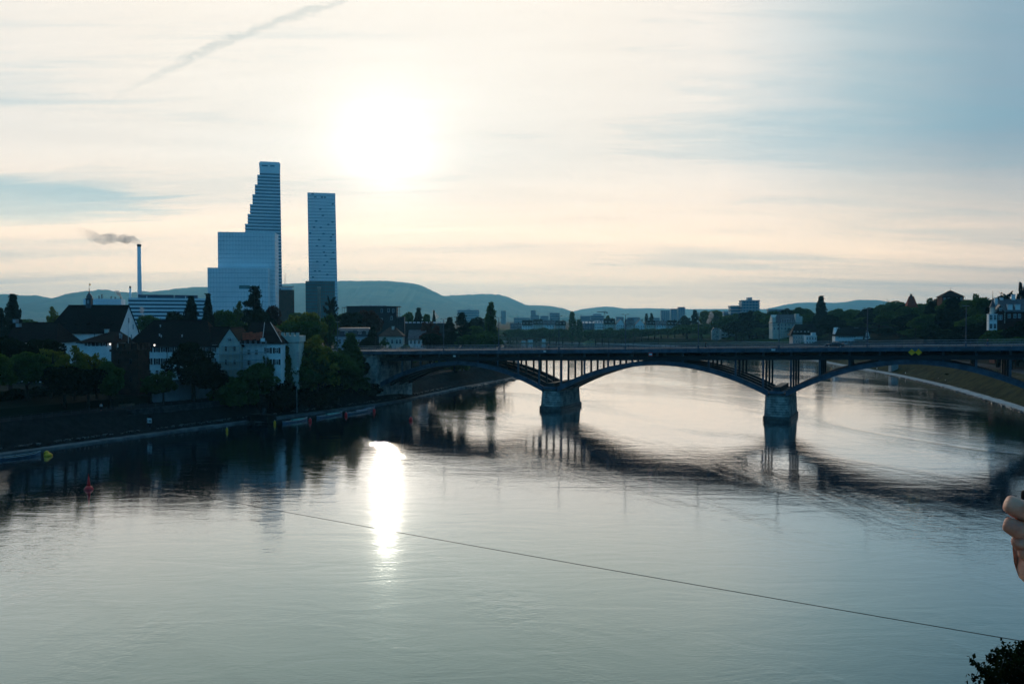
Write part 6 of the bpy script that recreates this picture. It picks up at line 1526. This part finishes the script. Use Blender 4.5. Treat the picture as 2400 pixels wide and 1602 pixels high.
# white birds on the right bank
for i, (px, py, w_) in enumerate(((2055, 864, 'leftmost'), (2122, 875, 'second'), (2201, 889, 'third'), (2217, 893, 'fourth'), (2249, 899, 'fifth'), (2277, 901, 'rightmost'))):
    q = G(px, py, 1.3); z_ = 1.25; o = thing('white_bird', f'white bird resting on the right grass bank, {w_} of six', 'bird', (q.x, q.y, z_), i * 1.1, 'white birds on the right bank')
    link('body', skin_mesh('body', [(-.35, 0, .22, .05), (-.15, 0, .24, .15), (.1, 0, .24, .17), (.25, 0, .34, .08), (.3, 0, .55, .045), (.33, 0, .68, .05), (.42, 0, .66, .02)], [(i_, i_ + 1) for i_ in range(6)], 1, 2), MT['white'], o)

# ------------------------------------------------------------------ smoke and steam
def plume(name, label, pts, dens, col, absorb, scale):
    o0 = Vector(pts[0][0]); fl = max(4, o0.x - Vector(pts[-1][0]).x); mb = MB(); rg2 = random.Random(len(pts)); n = len(pts)
    fine = []
    for i in range(n - 1):
        for k in range(4):
            t = k / 4; fine.append((Vector(pts[i][0]).lerp(Vector(pts[i + 1][0]), t), pts[i][1] * (1 - t) + pts[i + 1][1] * t))
    fine.append((Vector(pts[-1][0]), pts[-1][1] * .3))
    mb.tube([p - o0 for p, r in fine], [r * rg2.uniform(.8, 1.2) for p, r in fine], 10)
    m, t, out = newmat(name + '_volume'); v = t.node('ShaderNodeVolumePrincipled'); v.inputs['Color'].default_value = c4(col); v.inputs['Anisotropy'].default_value = .3
    co = t.node('ShaderNodeTexCoord').outputs['Object']; nz = t.noise(co, scale, 4, .6, .6)
    sx_ = t.node('ShaderNodeSeparateXYZ'); t.l.new(co, sx_.inputs[0])
    fade = t.m('SUBTRACT', 1.0, t.m('MULTIPLY', t.smooth(t.m('MULTIPLY', sx_.outputs[0], -1.0), fl * .12, fl), .93))
    t.put(v.inputs['Density'], t.m('MULTIPLY', t.m('MULTIPLY', t.smooth(nz, .30, .62), fade), dens))
    t.l.new(v.outputs[0], out.inputs['Volume']); o = mb.build(name, m, None, tuple(o0), smooth=True)
    tag(o, label, 'smoke', kind='stuff'); return o
D = 900; w = D / F
plume('smoke_plume', 'dark smoke drifting left from the tall works chimney', [(U(328, 574, D), 4.5 * w), (U(324, 567, D), 6 * w), (U(313, 561, D), 9 * w), (U(297, 561, D), 11 * w), (U(278, 558, D), 11 * w), (U(258, 558, D), 12 * w), (U(236, 562, D), 13 * w), (U(205, 548, D), 13 * w), (U(175, 535, D), 12 * w)], .16, (.70, .76, .80), 1, .16)
for nm, lab, D_, pp in (('steam_plume', 'white steam rising behind the church ridge turret', 780, ((287, 700, 2), (281, 692, 4), (274, 684, 5), (266, 680, 4))), ('steam_plume', 'white steam curl in front of the striped office', 520, ((337, 741, 3), (332, 733, 4), (333, 724, 5), (330, 718, 4))), ('steam_plume', 'white steam puffs beside the slim cypress', 560, ((1026, 745, 5), (1020, 740, 7), (1012, 734, 7), (1018, 727, 5))), ('steam_plume', 'warm white steam wisps among the hillside trees', 760, ((1658, 757, 4), (1664, 747, 6), (1668, 738, 5), (1666, 730, 4)))):
    plume(nm, lab, [(U(x_, y_, D_), r_ * D_ / F) for x_, y_, r_ in pp], .9, (.95, .95, .95), 0, .35)

# ------------------------------------------------------------------ terrace and the person beside the camera
TZ = 24.35
tr_ = structure(MB().box(-14, 14, -20, .42, 2, TZ).build('terrace', MT['ashlar']))
o = thing('terrace_parapet', 'low stone parapet of the viewing terrace below the camera', 'wall', (0, .22, TZ))
for i in range(14): MB().box(-14 + i * 2 + .01, -12 + i * 2 - .01, -.2, .18, .0, .78).build('parapet_block', MT['ashlar'], o)
for i in range(14): MB().box(-14 + i * 2 + .005, -12 + i * 2 - .005, -.26, .24, .782, .9).build('coping_stone', MT['ashlar'], o)
bank = MB().add([(-40, .3, 20), (60, .3, 20), (75, 24, 3.5), (-60, 24, 3.5), (-70, 34, .3), (80, 34, .3), (80, 36, -2), (-70, 36, -2)], [(0, 1, 2, 3), (3, 2, 5, 4), (4, 5, 6, 7)]).build('terrace_slope', MT['grass']); structure(bank)
Dh = .80
def hp(px, py, D_=Dh): return U(px, py, D_)
def pose_pt(v, r, r2=None): return (v.x, v.y, v.z, r, r2 or r)
ox, oy = .98, -.02
def rel(dx, dy, z): return Vector((ox + dx, oy + dy, TZ + z))
V = []; E = []
def add(v, r, r2=None, p=None):
    V.append(pose_pt(v, r, r2)); i = len(V) - 1
    if p is not None: E.append((p, i))
    return i
pel = add(rel(0, 0, .95), .15, .11); bel = add(rel(0, .02, 1.12), .14, .1, pel); che = add(rel(-.01, .05, 1.30), .155, .11, bel); nec = add(rel(-.01, .07, 1.46), .055, None, che)
hd = add(rel(-.01, .09, 1.57), .075, .088, nec); cr = add(rel(-.01, .085, 1.68), .074, .085, hd)
for sx in (-1, 1):
    hi = add(rel(sx * .1, 0, .88), .095, None, pel); kn = add(rel(sx * .11, .02, .49), .065, None, hi); an = add(rel(sx * .11, -.02, .09), .045, None, kn); add(rel(sx * .12, .15, .045), .042, None, an)
rs = add(rel(.18, .06, 1.38), .062, None, che); re_ = add(rel(.24, .12, 1.12), .045, None, rs); rw = add(rel(.13, .36, 1.22), .03, None, re_); add(rel(.06, .44, 1.26), .03, None, rw)
lsh = add(rel(-.18, .08, 1.38), .062, None, che); lel = add(Vector((.735, .40, 25.50)), .043, None, lsh)
wr = add(hp(2448, 1335, .79), .027, .021, lel); pm_ = add(hp(2420, 1268, .80), .030, .018, wr)
def finger(pts, par):
    for (px, py, D_, r) in pts: par = add(hp(px, py, D_), r, None, par)
finger([(2412, 1200, .805, .0112), (2388, 1193, .785, .0104), (2368, 1181, .778, .0092), (2354, 1176, .780, .0080)], pm_)
finger([(2406, 1246, .800, .0104), (2384, 1240, .782, .0092), (2364, 1229, .776, .0078), (2350, 1225, .779, .0068)], pm_)
finger([(2404, 1276, .800, .0098), (2388, 1270, .784, .0078), (2392, 1262, .780, .0068)], pm_)
finger([(2416, 1304, .800, .0092), (2402, 1296, .786, .0072), (2408, 1286, .780, .0064)], pm_)
finger([(2440, 1215, .790, .0120), (2448, 1180, .785, .0105), (2440, 1150, .790, .0090)], pm_)
person_o = thing('person', 'hand of a person beside the camera at the right edge, holding a dark phone', 'person', (0, 0, 0))
body = skin_mesh('body', V, E, 2, pel); link('body', body, MT['skin'], person_o)
def cloth(name, chain, mat):
    vs = [(v.x, v.y, v.z, a_, b_) for v, a_, b_ in chain[0]]; link(name, skin_mesh(name, vs, chain[1], 1), mat, person_o)
def gv(i, f): v = V[i]; return (Vector(v[:3]), v[3] * f, v[4] * f)
wv = Vector(V[lel][:3]).lerp(Vector(V[wr][:3]), .82); rv = Vector(V[re_][:3]).lerp(Vector(V[rw][:3]), .9)
cloth('jacket', ([gv(pel, 1.14), gv(bel, 1.14), gv(che, 1.14), gv(lsh, 1.2), gv(lel, 1.25), (wv, .037, .035), gv(rs, 1.2), gv(re_, 1.25), (rv, .04, .04)], [(0, 1), (1, 2), (2, 3), (3, 4), (4, 5), (2, 6), (6, 7), (7, 8)]), DK)
cloth('trousers', ([gv(pel, 1.17)] + [gv(i, 1.15) for i in (6, 7, 8, 10, 11, 12)], [(0, 1), (1, 2), (2, 3), (0, 4), (4, 5), (5, 6)]), BL)
MB().lathe([(.03, .09), (.08, .06), (.097, .0), (.094, -.06), (.06, -.07)], 12, tuple(Vector(V[cr][:3]) + Vector((0, -.015, -.01)))).build('hair', MT['hair'], person_o, smooth=True)
c_ = Vector(V[hd][:3]); MB().tube([c_ + Vector((0, .085, .02)), c_ + Vector((0, .118, -.012)), c_ + Vector((0, .09, -.03))], [.011, .016, .011], 8).build('nose', MT['skin'], person_o, smooth=True)
for sx in (-1, 1): MB().lathe([(.002, -.011), (.011, 0), (.002, .011)], 8, tuple(c_ + Vector((sx * .032, .078, .03)))).build('eye', MT['dark'], person_o)
def nail(px, py, D_, r):
    p = hp(px, py, D_); MB().lathe([(.0, -r * .5), (r * .55, 0), (.0, r * .5)], 8, tuple(p)).build('fingernail', M('nail', (.55, .36, .30), .35, .05, 30) if 'nail' not in bpy.data.materials else bpy.data.materials['nail'], person_o, smooth=True)
# the phone lies in the hand
o = thing('phone', 'dark phone held in the hand at the right picture edge', 'phone', tuple(hp(2432, 1196, .815)), R(-8))
mb = MB().box(-.0145, .06, -.004, .004, -.035, .0195); ph = mb.build('case', MT['rubber'], o)
bv = ph.modifiers.new('bevel', 'BEVEL'); bv.width = .003; bv.segments = 3
MB().box(-.010, .056, -.0052, -.0042, -.031, .016).build('screen', MT['glass'], o)
# ------------------------------------------------------------------ air
def haze():
    m, t, out = newmat('haze_air')
    v = t.node('ShaderNodeVolumePrincipled')
    v.inputs['Color'].default_value = (.22, .70, 1.0, 1); v.inputs['Density'].default_value = HAZE_D
    v.inputs['Anisotropy'].default_value = .5
    t.l.new(v.outputs[0], out.inputs['Volume'])
    o = MB().box(-14000, 14000, -2100, 14400, -5, 600).build('haze', m)
    tag(o, kind='stuff')
HAZE_D = 0.85e-4
haze()
